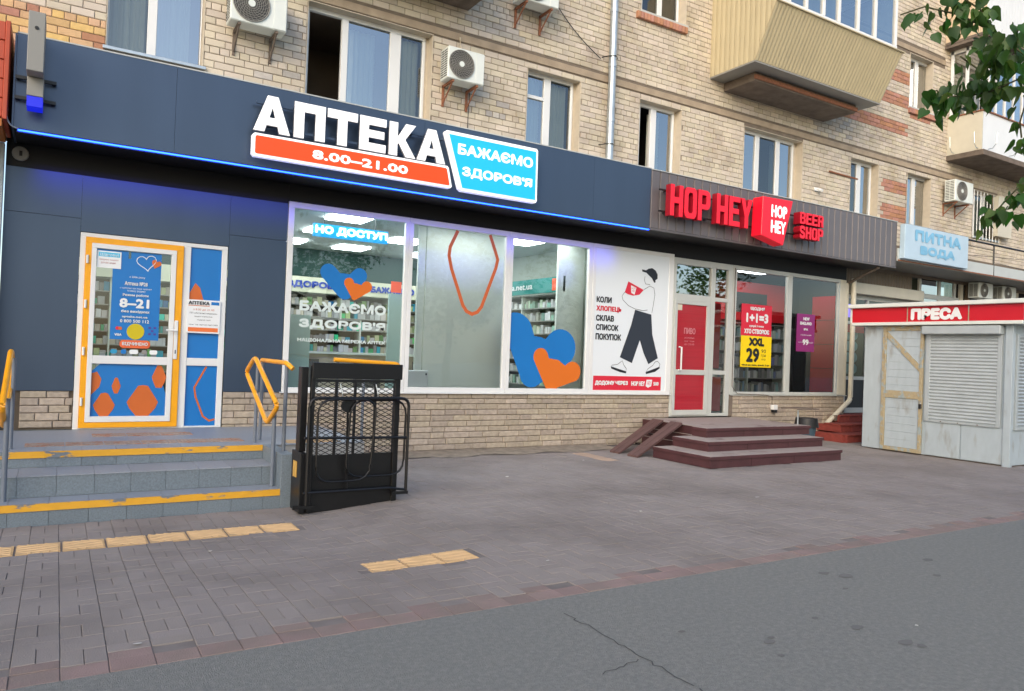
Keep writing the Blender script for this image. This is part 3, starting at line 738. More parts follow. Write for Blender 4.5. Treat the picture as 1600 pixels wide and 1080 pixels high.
gl = fb.build('glazing', m_pvc, bb, bevel=.006)
gxs = [11.02, 11.5]+xs_
for i in range(len(gxs)-1):
    MB().quad((gxs[i]+.07,yt+.18,gz0+.07),(gxs[i+1],yt+.18,gz0+.07),(gxs[i+1],yt+.18,gz1-.07),(gxs[i]+.07,yt+.18,gz1-.07)).build('pane', m_glassu, gl, fix=False)
MB().quad((14.96,yt+.22,gz0+.07),(14.96,YB-.08,gz0+.07),(14.96,YB-.08,gz1-.07),(14.96,yt+.22,gz1-.07)).build('pane', m_glassu, gl, fix=False)
cm = MB(); curtain(cm, 12.56, 13.0, gz0, gz1, yt+.5); curtain(cm, 13.1, 13.55, gz0, gz1, yt+.5); cm.build('curtain', m_curtain, gl, fix=False)
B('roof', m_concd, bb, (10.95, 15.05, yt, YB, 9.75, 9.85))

wb = thing('balcony', 'white clad balcony with glazing and a hanging hook rail at the right edge', 'balcony', (21.5, YB, 7.1))
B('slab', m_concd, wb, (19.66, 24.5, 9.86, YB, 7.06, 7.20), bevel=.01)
B('front_panel', m_pvc, wb, (19.72, 24.5, 9.92, 9.95, 7.20, 8.18)); B('side_panel', m_cream, wb, (19.70, 19.725, 9.92, YB, 7.20, 8.18))
B('parapet_cap', m_rust, wb, (19.67, 24.5, 9.88, 9.99, 8.18, 8.21), (19.67, 19.78, 9.99, YB, 8.18, 8.21))
fb = MB(); fy = 9.96
for x in (19.72, 20.02, 20.4, 20.85, 21.3, 21.75, 22.2, 22.8, 23.4, 24.2): fb.box(x, x+.06, fy, fy+.06, 8.21, 9.95)
for y in (9.96, 10.32, 10.7): fb.box(19.72, 19.78, y, y+.07, 8.21, 9.95)
fb.box(19.72, 24.3, fy, fy+.06, 9.85, 9.95); fb.box(19.72, 19.78, fy, YB, 9.85, 9.95)
gl = fb.build('glazing', m_pvc, wb, bevel=.005)
xsx = (19.72, 20.02, 20.4, 20.85, 21.3, 21.75, 22.2, 22.8, 23.4, 24.2)
for i in range(len(xsx)-1): MB().quad((xsx[i]+.06,fy+.03,8.21),(xsx[i+1],fy+.03,8.21),(xsx[i+1],fy+.03,9.85),(xsx[i]+.06,fy+.03,9.85)).build('pane', m_glassu, gl, fix=False)
for a, b in ((10.03,10.32),(10.39,10.7)): MB().quad((19.75,a,8.21),(19.75,b,8.21),(19.75,b,9.85),(19.75,a,9.85)).build('pane', m_glassu, gl, fix=False)
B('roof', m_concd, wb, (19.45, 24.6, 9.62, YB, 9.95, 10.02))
for x, y in ((19.69, 10.6), (19.69, 10.0), (19.95, 9.90), (21.0, 9.90), (22.1, 9.90)):
    dx, dy = (-.22, 0) if x < 19.7 else (0, -.22)
    MB().tube([(x, y, 7.24), (x+dx*.5, y+dy*.5, 7.24), (x+dx*.9, y+dy*.9, 7.34), (x+dx, y+dy, 7.62)], .010, 5).build('hook', m_galv, wb)
ub = thing('balcony', 'pale peach clad balcony above the white glazed balcony at the top right', 'balcony', (21.5, YB, 10.1))
n = 8
for i in range(n):
    a, b = lerp(YB, 9.8, i/n)-.004, lerp(YB, 9.8, (i+1)/n)+.004; MB().box(19.48, 19.52, a, b, 10.10, 11.6).build('siding_board', m_beigel, ub)
for i in range(34):
    a = 19.5+i*.145; MB().box(a+.004, a+.141, 9.76, 9.8, 10.10, 11.6).build('siding_board', m_pvc, ub)
B('slab', m_concd, ub, (19.45, 24.5, 9.8, YB, 10.03, 10.10)); B('trim', m_beigel, ub, (19.465, 19.48, 9.8, YB, 10.93, 10.97))

# ------------------------------------------------------------------ pharmacy front (fascia, soffit, wall, plinth, windows, door)
YW, YF = 10.55, 9.75
ph = thing('pharmacy_shopfront', 'dark blue grey panelled pharmacy shopfront with a lit soffit and large windows', 'shopfront', (4, 10.55, 0))
xj = [-.50, 1.10, 2.70, 4.35, 6.0, 7.4, 8.63]
for i in range(len(xj)-1): B('fascia_panel', m_panel, ph, (xj[i]+.0015, xj[i+1]-.0015, YF, YF+.04, 3.84, 4.87))
B('fascia_cap', m_pvcg, ph, (-.5, 8.63, YF-.005, YB-.01, 4.872, 4.887)); B('fascia_end', m_panel, ph, (-.52, -.502, YF, YW, 3.84, 4.87))
B('soffit', m_black, ph, (-.5, 8.63, YF+.045, YW-.005, 3.845, 3.86))
B('led_strip', m_led, ph, (-.46, 8.62, YF-.002, YF+.012, 3.812, 3.827))
B('led_housing', mat('led_rail', '#1b2c66', .4), ph, (-.47, 8.63, YF+.013, YF+.04, 3.80, 3.838))
# wall panels above plinth around openings
def pnl(*b): B('wall_panel', m_panel, ph, (*b[:2], YW, YW+.03, *b[2:]))
pnl(-.60, .185, .93, 3.04); pnl(-.60, .185, 3.045, 3.57); pnl(.188, 1.915, 2.885, 3.57); pnl(1.918, 2.68, .93, 3.04); pnl(1.918, 2.68, 3.045, 3.57); B('wall_backing', m_blackp, ph, (-.6, .185, YW+.032, YW+.05, .93, 3.84)); B('wall_backing', m_blackp, ph, (1.918, 2.68, YW+.032, YW+.05, .93, 3.84)); B('wall_backing', m_blackp, ph, (.187, 1.916, YW+.056, YW+.07, 2.86, 3.84)); B('roof_backing', m_blackp, ph, (-.6, 15.4, YW+.075, YW+.09, 3.63, 4.3)); B('header', m_black, ph, (-.6, 2.68, YW, YW+.03, 3.573, 3.84)); B('header', m_black, ph, (2.683, 9.99, YW, YW+.06, 3.608, 3.84))  # header over the door: deep soffit shade put in as black colour
# blue linear lamps under the soffit (lit in the photograph)
for a, b in ((-.3, 2.2), (2.2, 5.3), (5.3, 8.5)):
    L_ = bpy.data.lights.new('blue_led_light', 'AREA'); L_.shape = 'RECTANGLE'; L_.size = b-a; L_.size_y = .03; L_.energy = 1.1*(b-a)/2.5; L_.color = (.04, .03, 1.0)
    lo = bpy.data.objects.new('blue_led_light', L_); COL.objects.link(lo); lo.location = ((a+b)/2, YF+.10, 3.80)
    dv = Vector((0, .70, -.42)).normalized(); lo.rotation_euler = (-dv).to_track_quat('Z', 'Y').to_euler(); L_.spread = R(38)
# plinth
mbj = MB(); mbj.box(-.6, .19, YW+.03, YW+.06, .46, .93); mbj.box(1.92, 10.02, YW+.03, YW+.06, -.05, .93); mbj.build('plinth_backing', m_joint, ph)
stones = []
def stone_rows(x0, x1, z0, z1, seed):
    rd = random.Random(seed); z = z1; r = 0
    while z > z0+.03:
        h = rd.choice((.085, .09, .095)); zl = max(z0, z-h); x = x0-rd.uniform(0, .25)
        while x < x1:
            L = rd.uniform(.22, .46); a, b = max(x0, x), min(x1, x+L)
            if b-a > .04: stones.append((a+.003, b-.003, zl+.003, z-.003))
            x += L
        z -= h
stone_rows(-.36, .185, .46, .925, 1); stone_rows(1.92, 10.0, .0, .925, 2)
hop = thing('beer_shopfront', 'beer shopfront with grey ribbed fascia, white frames and stone plinth', 'shopfront', (13, 10.55, 0))
n_ph = len(stones)
stone_rows(11.72, 15.36, .0, .915, 5)
sc_ = []
for i, s in enumerate(stones):
    hid = (2.0 < s[0] < 2.9 and s[2] < .46) or (s[1] < 2.1 and s[2] < .44) or (8.4 < s[0] < 11.5 and s[2] < .4)
    sc_.append((0 if hid else pix_area(*s, YW), i, s))
sc_.sort(key=lambda t: -t[0]); mrest = {0: MB(), 1: MB()}
cnt = {0: 0, 1: 0}
for a, i, s in sc_:
    w = 0 if i < n_ph else 1; par = hop if w else ph
    y = YW+.012-rnd.uniform(0, .018)
    if cnt[w] < 298 and a > 0:
        MB().chamf(s[0], s[1], y, YW+.035, s[2], s[3], .010).build('stone', m_stone, par, fix=False); cnt[w] += 1
    else: mrest[w].chamf(s[0], s[1], y, YW+.035, s[2], s[3], .010)
if mrest[0].v: stuff(mrest[0].build('stone', m_stone, ph, fix=False))
if mrest[1].v: stuff(mrest[1].build('stone', m_stone, hop, fix=False))
# shop windows (frames, panes)
def frame(mbx, x0, x1, z0, z1, y0, y1, t, tb=None, tt=None, tl=None, tr=None):
    tb = tb or t; tt = tt or t; tl = tl or t; tr = tr or t
    mbx.box(x0, x1, y0, y1, z0, z0+tb); mbx.box(x0, x1, y0, y1, z1-tt, z1); mbx.box(x0, x0+tl, y0, y1, z0+tb, z1-tt); mbx.box(x1-tr, x1, y0, y1, z0+tb, z1-tt)
def shopwin(par, x0, x1, z0, z1, m, t=(.06,.06,.06,.06), gm=None):
    mb = MB(); frame(mb, x0, x1, z0, z1, YW-.01, YW+.06, .06, *t); f = mb.build('shop_window', m, par, bevel=.005)
    if gm is not False: MB().quad((x0+t[2],YW+.03,z0+t[0]),(x1-t[3],YW+.03,z0+t[0]),(x1-t[3],YW+.03,z1-t[1]),(x0+t[2],YW+.03,z1-t[1])).build('pane', gm or m_glass, f, fix=False)
    return f
w1 = shopwin(ph, 2.69, 4.52, .935, 3.606, m_pvc, (.06,.085,.08,.06))
w2 = shopwin(ph, 4.523, 6.32, .935, 3.606, m_pvc, (.08,.085,.07,.07))
w3 = shopwin(ph, 6.323, 8.05, .935, 3.606, m_pvc, (.08,.10,.07,.09))
w4 = shopwin(ph, 8.053, 9.99, .935, 3.606, m_pvc, (.06,.07,.07,.12), gm=False)
B('sill', m_pvc, ph, (2.66, 10.0, YW-.04, YW+.0, .918, .934), bevel=.004)
# door and sidelight
dx0, dx1 = .19, 1.345
mb = MB(); frame(mb, dx0, 1.905, .455, 2.875, YW-.005, YW+.055, .06, .02, .05, .06, .07); mb.box(1.36, 1.45, YW-.005, YW+.055, .475, 2.825); mb.box(1.45, 1.835, YW-.003, YW+.053, 1.27, 1.37)
dfr = mb.build('door_frame', m_pvc, ph, bevel=.004)
mb = MB(); frame(mb, .25, 1.36, .475, 2.825, YW-.03, YW+.02, .07, .07, .07, .065, .085); dyl = mb.build('door_border', m_yellow, ph, bevel=.003)
mb = MB(); frame(mb, .315, 1.275, .545, 2.755, YW-.04, YW+.03, .06, .07, .06, .055, .06); mb.box(.37, 1.215, YW-.038, YW+.028, 1.27, 1.37); door = mb.build('door', m_pvc, ph, bevel=.004)
for z0, z1 in ((.615, 1.27), (1.37, 2.695)): MB().quad((.37,YW,z0),(1.215,YW,z0),(1.215,YW,z1),(.37,YW,z1)).build('pane', m_glass, door, fix=False)
for z0, z1 in ((.475, 1.27), (1.37, 2.825)): MB().quad((1.45,YW+.025,z0),(1.835,YW+.025,z0),(1.835,YW+.025,z1),(1.45,YW+.025,z1)).build('pane', m_glass, dfr, fix=False)
for z in (.8, 1.42, 2.0, 2.55): MB().tube([(.27, YW-.045, z-.05), (.27, YW-.045, z+.05)], .014, 8).build('hinge', m_pvc, door)
MB().tube([(1.30,YW-.03,1.72),(1.30,YW-.10,1.72),(1.18,YW-.10,1.72)], .012, 8).build('handle', m_pvc, door); MB().box(1.28,1.325,YW-.045,YW-.03,1.35,1.85).build('handle_plate', m_pvc, door, bevel=.004)
B('keyhole', m_blackp, door, (1.297, 1.308, YW-.048, YW-.044, 1.42, 1.47))
# film graphics on door and sidelight
def poly(name, pts, y, m, par): return MB().add([(x, y, z) for x, z in pts], [tuple(range(len(pts)))]).build(name, m, par, fix=False)
def blob(cx, cz, w, h, k='hex'): return [(cx, cz+h/2), (cx+w*.16, cz+h*.47), (cx+w/2, cz-h*.02), (cx+w*.42, cz-h*.2), (cx+w*.2, cz-h/2), (cx-w*.2, cz-h/2), (cx-w*.42, cz-h*.2), (cx-w/2, cz-h*.02), (cx-w*.16, cz+h*.47)]
yy = YW-.004
poly('blue_film', [(.372,.617),(1.213,.617),(1.213,.9),(1.10,1.268),(.46,1.268),(.372,1.18)], yy, m_bluef, door)
for cx, cz, w, h in ((.52,.76,.24,.30),(.95,.80,.36,.42),(.645,1.0,.10,.2),(1.13,1.12,.17,.29)):
    P_ = [(max(.372, min(1.213, a)), max(.617, min(1.268, b))) for a, b in blob(cx, cz, w, h)]; poly('orange_film', P_, yy-.002, m_orangef, door)
poly('orange_film', [(.372,.88),(.46,.98),(.48,1.08),(.43,1.17),(.372,1.15)], yy-.0015, m_orangef, door)
yy = YW+.021
poly('blue_film', [(1.452,1.372),(1.833,1.372),(1.833,2.823),(1.452,2.823)], yy, m_bluef, dfr); poly('blue_film', [(1.452,.477),(1.833,.477),(1.833,1.268),(1.452,1.268)], yy, m_bluef, dfr)
poly('orange_film', [(1.452,2.0),(1.64,2.0),(1.64,2.1),(1.58,2.3),(1.52,2.36),(1.452,2.22)], yy-.002, m_orangef, dfr)
P_ = offset_poly([(1.70,1.26),(1.56,.98),(1.58,.86),(1.68,.60),(1.76,.54),(1.83,.56)], .012); MB().add([(a, yy-.002, b) for a, b in P_], [(i, i+1, 10-i, 11-i) for i in range(5)]).build('orange_film', m_orangef, dfr, fix=False)
# door poster
dp_ = thing('poster', 'blue opening hours poster 8-21 on the pharmacy door glass', 'poster', (.85, YW-.006, 1.6))
B('sheet', m_bluef, dp_, (.55, 1.10, YW-.012, YW-.006, 1.58, 2.60)); B('sheet', m_bluef, dp_, (.375, .72, YW-.0125, YW-.0065, 2.60, 2.69)); B('sheet', m_bluef, dp_, (.75, 1.10, YW-.012, YW-.006, 2.60, 2.69))
y_ = YW-.014
text('8–21', .64, .98, 1.98, 2.10, y_, m_whitep, dp_, bold=.06)
for s, a, b, z0, z1, bo in (("аптека","0","0",2.33,2.35,0),):
    text('з 2006 року', .74, .92, 2.355, 2.385, y_, m_whitep, dp_)
text('Аптека №28', .69, .95, 2.265, 2.315, y_, m_whitep, dp_, bold=.03); text('з турботою про ваше здоров’я', .64, 1.0, 2.215, 2.24, y_, m_whitep, dp_); text('та вашу родину', .72, .93, 2.18, 2.205, y_, m_whitep, dp_)
text('Режим роботи', .675, .965, 2.12, 2.16, y_, m_whitep, dp_, bold=.03); text('без вихідних', .665, .985, 1.915, 1.955, y_, m_whitep, dp_, bold=.04)
text('apteka.net.ua', .675, .965, 1.85, 1.885, y_, m_whitep, dp_, bold=.03); text('0 800 500 112', .655, .985, 1.795, 1.835, y_, m_whitep, dp_, bold=.03)
MB().disc((.835,1.685), .10, y_-.002, y_, 28).build('yellow_dot', mat('lime_yellow', '#c9b70a', .5), dp_); MB().disc((.63,1.72), .022, y_-.002, y_, 14).build('red_dot', m_redp, dp_); MB().disc((.66,1.72), .022, y_-.003, y_-.001, 14).build('orange_dot', m_orangef, dp_)
text('VISA', .60, .68, 1.625, 1.655, y_, m_whitep, dp_, bold=.05)
for a, b in ((.98,1.66),(1.04,1.66),(.98,1.74),(1.04,1.74),(1.01,1.70)): B('mark', mat('violet_mark', '#4a3f94', .5), dp_, (a, a+.03, y_-.001, y_, b-.012, b+.012))
def heart(cx, cz, w, h, rot=0, n=24):
    P = []
    for i in range(n):
        t = 2*math.pi*i/n; x = 16*math.sin(t)**3/17; z = (13*math.cos(t)-5*math.cos(2*t)-2*math.cos(3*t)-math.cos(4*t))/15
        x *= w/2; z *= h/2; P.append((cx+x*math.cos(rot)-z*math.sin(rot), cz+x*math.sin(rot)+z*math.cos(rot)))
    return P
hp = heart(.93, 2.57, .24, .2, .15); MB().tube([(a, y_, b) for a, b in hp], .005, 5, closed=True).build('heart_outline', m_whitep, dp_)
poly('heart', heart(1.04, 2.56, .12, .12, -.3), y_-.004, m_orangef, dp_)
st = thing('sticker', 'small pale blue notice in the top left corner of the door glass', 'sticker', (.51, YW-.02, 2.5)); B('sheet', m_whitep, st, (.375, .64, YW-.020, YW-.014, 2.46, 2.67)); B('stripe', mat('cyan_print', '#5fc3e6', .5), st, (.39, .625, YW-.0215, YW-.0202, 2.60, 2.655))
text('Шановні', .41, .61, 2.61, 2.645, YW-.023, m_whitep, st); text('відвідувачі, працюємо', .40, .61, 2.55, 2.575, YW-.022, mat('red_fine', '#b97a78', .5), st); text('для вас щодня', .42, .58, 2.51, 2.535, YW-.022, MATS['red_fine'], st)
od = thing('sticker', 'orange rounded open sign sticker on the pharmacy door', 'sticker', (.83, YW-.02, 1.5)); MB().prismY(rrect(.66,1.475,1.01,1.575,.045), YW-.014, YW-.008).build('sheet', mat('orange_sticker', '#e2683a', .5), od); text('ВІДЧИНЕНО', .69, .98, 1.50, 1.55, YW-.016, m_whitep, od, bold=.03)
for i, (cx, w) in enumerate(((.60,.08),(.71,.06),(.825,.10),(.945,.06),(1.05,.09))):
    s_ = MB().prismY(rrect(cx-w/2,1.40,cx+w/2,1.455,.02 if i else .027), YW-.012, YW-.008).build('sticker', [mat('cyan_dot','#2c8fb8',.5), m_bluef, m_whitep, m_acg, m_whitep][i])
    tag(s_, ('round cyan','small blue','white oval','small grey','pale face shaped')[i]+' sticker in the row below the open sign on the door', 'sticker', 'small stickers along the door bottom')
# notice board on the sidelight
nb = thing('sign', 'white and orange notice board on the narrow blue side window', 'sign', (1.62, YW-.02, 1.9)); B('board', m_whitep, nb, (1.42, 1.84, YW-.025, YW-.010, 1.70, 2.14), bevel=.003); B('orange_band', mat('orange_band','#e5763a',.5), nb, (1.445, 1.815, YW-.027, YW-.0255, 1.72, 1.775))
text('АПТЕКА', 1.44, 1.70, 2.075, 2.12, YW-.027, m_blackpr, nb, bold=.05); B('blue_tag', m_bluef, nb, (1.72, 1.82, YW-.027, YW-.0255, 2.08, 2.12)); B('red_line', m_orangef, nb, (1.44, 1.70, YW-.027, YW-.0255, 2.058, 2.066))
text('з 8.00 до 21.00', 1.50, 1.76, 1.995, 2.025, YW-.027, m_orangef, nb); text('ПП «Аптечна мережа»', 1.46, 1.80, 1.95, 1.975, YW-.027, m_blackpr, nb); text('відділ контролю', 1.52, 1.74, 1.91, 1.93, YW-.027, m_acd, nb); text('ліцензія серії', 1.55, 1.72, 1.865, 1.885, YW-.027, m_acd, nb); text('телефон гарячої лінії 0 800', 1.45, 1.81, 1.80, 1.822, YW-.027, m_acd, nb); 

# window graphics (films are parts of their windows)
def circ(cx, cz, r, a0, a1, n=12): return [(cx+r*math.cos(R(lerp(a0,a1,i/n))), cz+r*math.sin(R(lerp(a0,a1,i/n)))) for i in range(n+1)]
def hull(P):
    P = sorted(set((round(a, 5), round(b, 5)) for a, b in P))
    def half(Q):
        o = []
        for p in Q:
            while len(o) > 1 and (o[-1][0]-o[-2][0])*(p[1]-o[-2][1])-(o[-1][1]-o[-2][1])*(p[0]-o[-2][0]) <= 0: o.pop()
            o.append(p)
        return o[:-1]
    return half(P)+half(P[::-1])
def lobes(name, A, ra, Bc, rb, T, rt, N, y, m, par, clip=(-99, 99, -99, 99)):
    mb = MB()
    for k, (c, rr) in enumerate(((A, ra), (Bc, rb))):
        H_ = hull(circ(*c, rr, 0, 360, 30)+circ(*T, rt, 0, 360, 20))
        H_ = [(max(clip[0], min(clip[1], a)), max(clip[2], min(clip[3], b))) for a, b in H_]
        mb.add([(a, y-.0006*k, b) for a, b in H_], [tuple(range(len(H_)))])
    F_ = [(max(clip[0], min(clip[1], a)), max(clip[2], min(clip[3], b))) for a, b in (T, Bc, N, A)]
    mb.add([(a, y-.0012, b) for a, b in F_], [(0,1,2,3)])
    return mb.build(name, m, par, fix=False)
m_oh = mat('orange_heart_film', '#d96f1c', .4)
lobes('blue_heart', (3.30,2.665), .122, (3.765,2.65), .115, (3.55,2.41), .125, (3.56,2.665), YW+.024, m_bluef, w1)
lobes('orange_heart', (3.61,2.535), .075, (3.885,2.495), .082, (3.695,2.32), .035, (3.72,2.535), YW+.020, m_oh, w1)
f1 = YW+.022
text('БАЖАЄМО', 2.90, 4.20, 2.085, 2.235, f1, m_whitef, w1, 'film_lettering', bold=.07); text("ЗДОРОВ'Я", 2.90, 4.20, 1.83, 1.975, f1, m_whitef, w1, 'film_lettering', bold=.07); text('НАЦІОНАЛЬНА МЕРЕЖА АПТЕК', 2.89, 4.21, 1.64, 1.70, f1, m_whitef, w1, 'film_lettering', bold=.05)
vp = [(5.36,3.51),(5.235,3.24),(5.22,3.10),(5.27,2.90),(5.50,2.33),(5.57,2.24),(5.67,2.20),(5.77,2.24),(5.84,2.33),(6.08,2.98),(6.11,3.12),(6.06,3.25),(5.95,3.51)]
L_ = offset_poly(vp, .028); n = len(vp); MB().add([(a, f1, b) for a, b in L_], [(i, i+1, 2*n-2-i, 2*n-1-i) for i in range(n-1)]).build('orange_outline', mat('orange_line', '#c8602c', .4), w2, fix=False)
cl3 = (6.396, 7.955, 1.017, 3.4)
lobes('blue_heart', (6.50,1.93), .35, (7.43,1.72), .325, (6.86,1.27), .24, (7.03,1.89), YW+.024, m_bluef, w3, cl3)
lobes('orange_heart', (7.03,1.555), .15, (7.70,1.31), .18, (7.27,1.0), .12, (7.40,1.51), YW+.020, m_oh, w3, cl3)
# poster of the walking shopper (flat print)
po = thing('poster', 'tall white advertising poster of a walking shopper in a black cap between the shops', 'poster', (8.9, YW, 1.0))
B('sheet', mat('poster_white', '#dfe6ea', .4), po, (8.105, 9.88, YW+.0, YW+.03, .990, 3.535))
yp = YW-.004
B('red_strip', m_redp, po, (8.15, 9.76, yp+.001, yp+.004, 1.0, 1.255))
for s, a, b, z0, z1, m in (('КОЛИ',8.16,8.50,2.565,2.675,m_blackpr),('ХЛОПЕЦЬ',8.16,8.74,2.40,2.51,m_redp),('СКЛАВ',8.16,8.57,2.235,2.345,m_blackpr),('СПИСОК',8.165,8.68,2.07,2.18,m_blackpr),('ПОКУПОК',8.165,8.75,1.90,2.015,m_blackpr)): text(s, a, b, z0, z1, yp, m, po, bold=.05)
text('ДОДОМУ ЧЕРЕЗ', 8.19, 8.95, 1.08, 1.17, yp-.002, m_whitep, po, bold=.07); text('HOP HEY', 9.03, 9.36, 1.08, 1.17, yp-.002, m_whitep, po, bold=.05); poly('badge', [(9.40,1.20),(9.54,1.20),(9.52,1.08),(9.44,1.05),(9.38,1.08)], yp-.002, m_whitep, po); text('HEY', 9.42, 9.51, 1.10, 1.17, yp-.005, m_redp, po); text('500', 9.57, 9.70, 1.09, 1.16, yp-.002, m_whitep, po, bold=.06)
poly('cap', [(9.19,3.245),(9.20,3.205),(9.30,3.19),(9.345,3.16),(9.44,3.10),(9.50,3.02),(9.535,3.03),(9.53,3.07),(9.58,3.10),(9.58,3.18),(9.53,3.25),(9.44,3.29),(9.35,3.27),(9.29,3.235)], yp, m_blackpr, po)
poly('trousers', [(9.06,2.485),(9.46,2.42),(9.50,2.05),(9.66,1.61),(9.43,1.49),(9.30,1.70),(9.20,1.93),(9.03,1.50),(8.74,1.60),(8.84,1.85),(8.98,2.20)], yp, m_pants, po)
poly('bag', [(8.80,2.79),(8.875,2.995),(9.25,2.865),(9.15,2.77),(9.0,2.74),(8.87,2.76)], yp, m_redp, po); poly('bag_badge', [(8.94,2.93),(9.07,2.89),(9.03,2.76),(8.95,2.79)], yp-.002, m_whitep, po); text('HOP', 8.955, 9.045, 2.855, 2.89, yp-.004, m_redp, po); text('HEY', 8.965, 9.04, 2.81, 2.845, yp-.004, m_redp, po)
for P_ in ([(9.27,3.12),(9.26,3.05),(9.29,2.98),(9.40,2.98)], [(9.25,2.87),(9.40,2.95),(9.50,2.92),(9.53,2.80),(9.50,2.60),(9.47,2.45)], [(8.80,2.79),(8.74,2.72),(8.76,2.65),(8.90,2.55),(9.06,2.50)], [(9.06,2.50),(9.25,2.48),(9.36,2.50)]):
    MB().tube([(a, yp, b) for a, b in P_], .004, 4).build('ink_line', m_blackpr, po)
for P_ in ([(8.80,1.54),(8.84,1.46),(8.90,1.40),(8.90,1.33),(8.55,1.42),(8.56,1.45),(8.70,1.47)], [(9.60,1.54),(9.54,1.47),(9.42,1.40),(9.38,1.33),(9.70,1.44),(9.72,1.50),(9.66,1.55)]):
    MB().tube([(a, yp, b) for a, b in P_], .004, 4, closed=True).build('ink_line', m_blackpr, po)
poly('shoe_sole', [(8.54,1.43),(8.90,1.345),(8.90,1.31),(8.75,1.33),(8.55,1.39)], yp, m_blackpr, po); poly('shoe_sole', [(9.37,1.34),(9.71,1.45),(9.72,1.42),(9.60,1.35),(9.38,1.305)], yp, m_blackpr, po)

# alarm siren
sr = thing('alarm_siren', 'round grey alarm sounder under the left end of the blue strip', 'alarm', (-.49, YW, 3.75)); MB().disc((-.46,3.72), .085, YW-.05, YW+.0, 20).build('body', m_acg, sr, bevel=.01); MB().box(-.47,-.44,YW-.056,YW-.05,3.69,3.75).build('slot', m_blackp, sr)

# ------------------------------------------------------------------ pharmacy sign
sg = thing('pharmacy_sign', 'big white АПТЕКА letters mounted on rails across the dark fascia', 'sign', (3.3, 9.6, 4.2))
YL0, YL1 = 9.55, 9.63
cells = [('А',1.961,2.417),('П',2.455,2.867),('Т',2.884,3.301),('Е',3.322,3.706),('К',3.741,4.135),('А',4.158,4.604)]
for c, a, b in cells: glyph('letter', GL[c], a+.008, 4.245, b-a-.022, .445, YL0, YL0+.05, m_white, m_side, sg, bevel=.006)
for z in (4.60, 4.31): B('rail', m_panel, sg, (2.0, 4.62, YL1+.001, YL1+.03, z, z+.03))
for x in (2.1, 3.1, 4.1, 4.55): B('standoff', m_blackm, sg, (x, x+.03, YL1+.031, YF-.001, 4.31, 4.33), (x, x+.03, YL1+.031, YF-.001, 4.60, 4.62))
hb = thing('sign', 'long orange lit banner reading 8.00–21.00 below the big white letters', 'sign', (3.3, 9.6, 3.9))
out = [(1.955,3.945),(1.98,3.915),(4.69,3.915),(4.715,3.94),(4.655,4.20),(4.63,4.225),(1.98,4.205),(1.955,4.18)]
inn = [(1.99,3.965),(2.005,3.95),(4.66,3.95),(4.675,3.965),(4.625,4.175),(4.61,4.19),(2.005,4.175),(1.99,4.16)]
MB().prismY(out, YL0, YL1).build('box', m_white, hb); MB().prismY(inn, YL0-.006, YL0-.001).build('face', m_orange, hb)
text('8.00–21.00', 2.70, 4.03, 4.0, 4.12, YL0-.009, m_white, hb, bold=.07)
bs = thing('sign', 'blue lit badge with white border reading БАЖАЄМО ЗДОРОВ\'Я', 'sign', (5.4, 9.6, 3.9))
out = [(4.575,4.70),(4.60,4.73),(6.13,4.73),(6.155,4.70),(6.165,3.93),(6.14,3.90),(4.87,3.90),(4.83,3.93)]
inn = [(4.635,4.68),(6.115,4.68),(6.125,3.945),(4.875,3.945)]
MB().prismY(out, YL0-.01, YL1).build('box', m_white, bs, bevel=.006); MB().prismY(inn, YL0-.017, YL0-.011).build('face', m_cyan, bs)
text('БАЖАЄМО', 4.78, 6.06, 4.415, 4.575, YL0-.020, m_white, bs, bold=.06); text("ЗДОРОВ'Я", 4.86, 6.06, 4.095, 4.255, YL0-.020, m_white, bs, bold=.06)
# projecting sign seen edge-on
pj = thing('projecting_sign', 'grey edge-on projecting sign box with blue lit underside at the fascia left end', 'sign', (-.3, 9.3, 4.0))
B('upper_box', m_acg, pj, (-.385, -.235, 9.2, 9.55, 4.33, 4.95), bevel=.006); B('lower_box', m_acg, pj, (-.383, -.233, 9.42, 9.66, 4.13, 4.33-.002), bevel=.004); B('lit_face', m_bluel, pj, (-.380, -.236, 9.43, 9.66, 4.02, 4.128))
MB().disc((-.31,4.78), .018, 9.19, 9.2, 12).build('eyelet', m_blackp, pj)
for z in (4.36, 4.14): B('bracket', m_blackm, pj, (-.50, -.12, 9.67, 9.70, z, z+.035)); B('bracket_arm', m_blackm, pj, (-.49, -.46, 9.70, YF-.001, z, z+.03), (-.16, -.13, 9.70, YF-.001, z, z+.03))

# ------------------------------------------------------------------ pharmacy interior
it = thing('pharmacy_interior', 'bright pharmacy sales room behind the large shop windows', 'room', (4, 12, .45))
x0, x1, y0, y1, z0, z1 = -.4, 8.25, YW+.10, 15.6, .45, 3.62
B('floor', m_floor, it, (x0, x1, y0, y1, z0-.05, z0)); B('ceiling', m_ceil, it, (x0, x1, y0, y1, z1, z1+.05)); B('back_wall', m_teald, it, (x0, x1, y1, y1+.05, z0, z1)); B('side_wall', m_shopw, it, (x0-.05, x0, y0, y1, z0, z1), (x1, x1+.05, y0, y1, z0, z1)); 
B('partition', m_board, it, (5.12, 6.70, 11.20, 11.25, z0, z1)); B('partition', m_board, it, (4.98, 5.10, 11.20, 11.25, z0, z1)); B('partition', m_board, it, (7.62, 8.2, 11.0, 11.05, z0, z1))
for lx, ly in ((3.8,11.25),(5.45,12.9),(3.9,12.8),(2.9,12.8),(5.0,14.6),(3.7,14.5),(2.4,14.5),(7.05,11.35),(7.0,13.0),(6.6,14.6),(1.0,11.9),(1.0,13.6)):
    L_ = tag(MB().box(lx-.3, lx+.3, ly-.3, ly+.3, z1-.035, z1-.002).build('ceiling_light', m_lamp), 'square white ceiling light panel inside the pharmacy', 'light', 'ceiling light panels in the pharmacy')
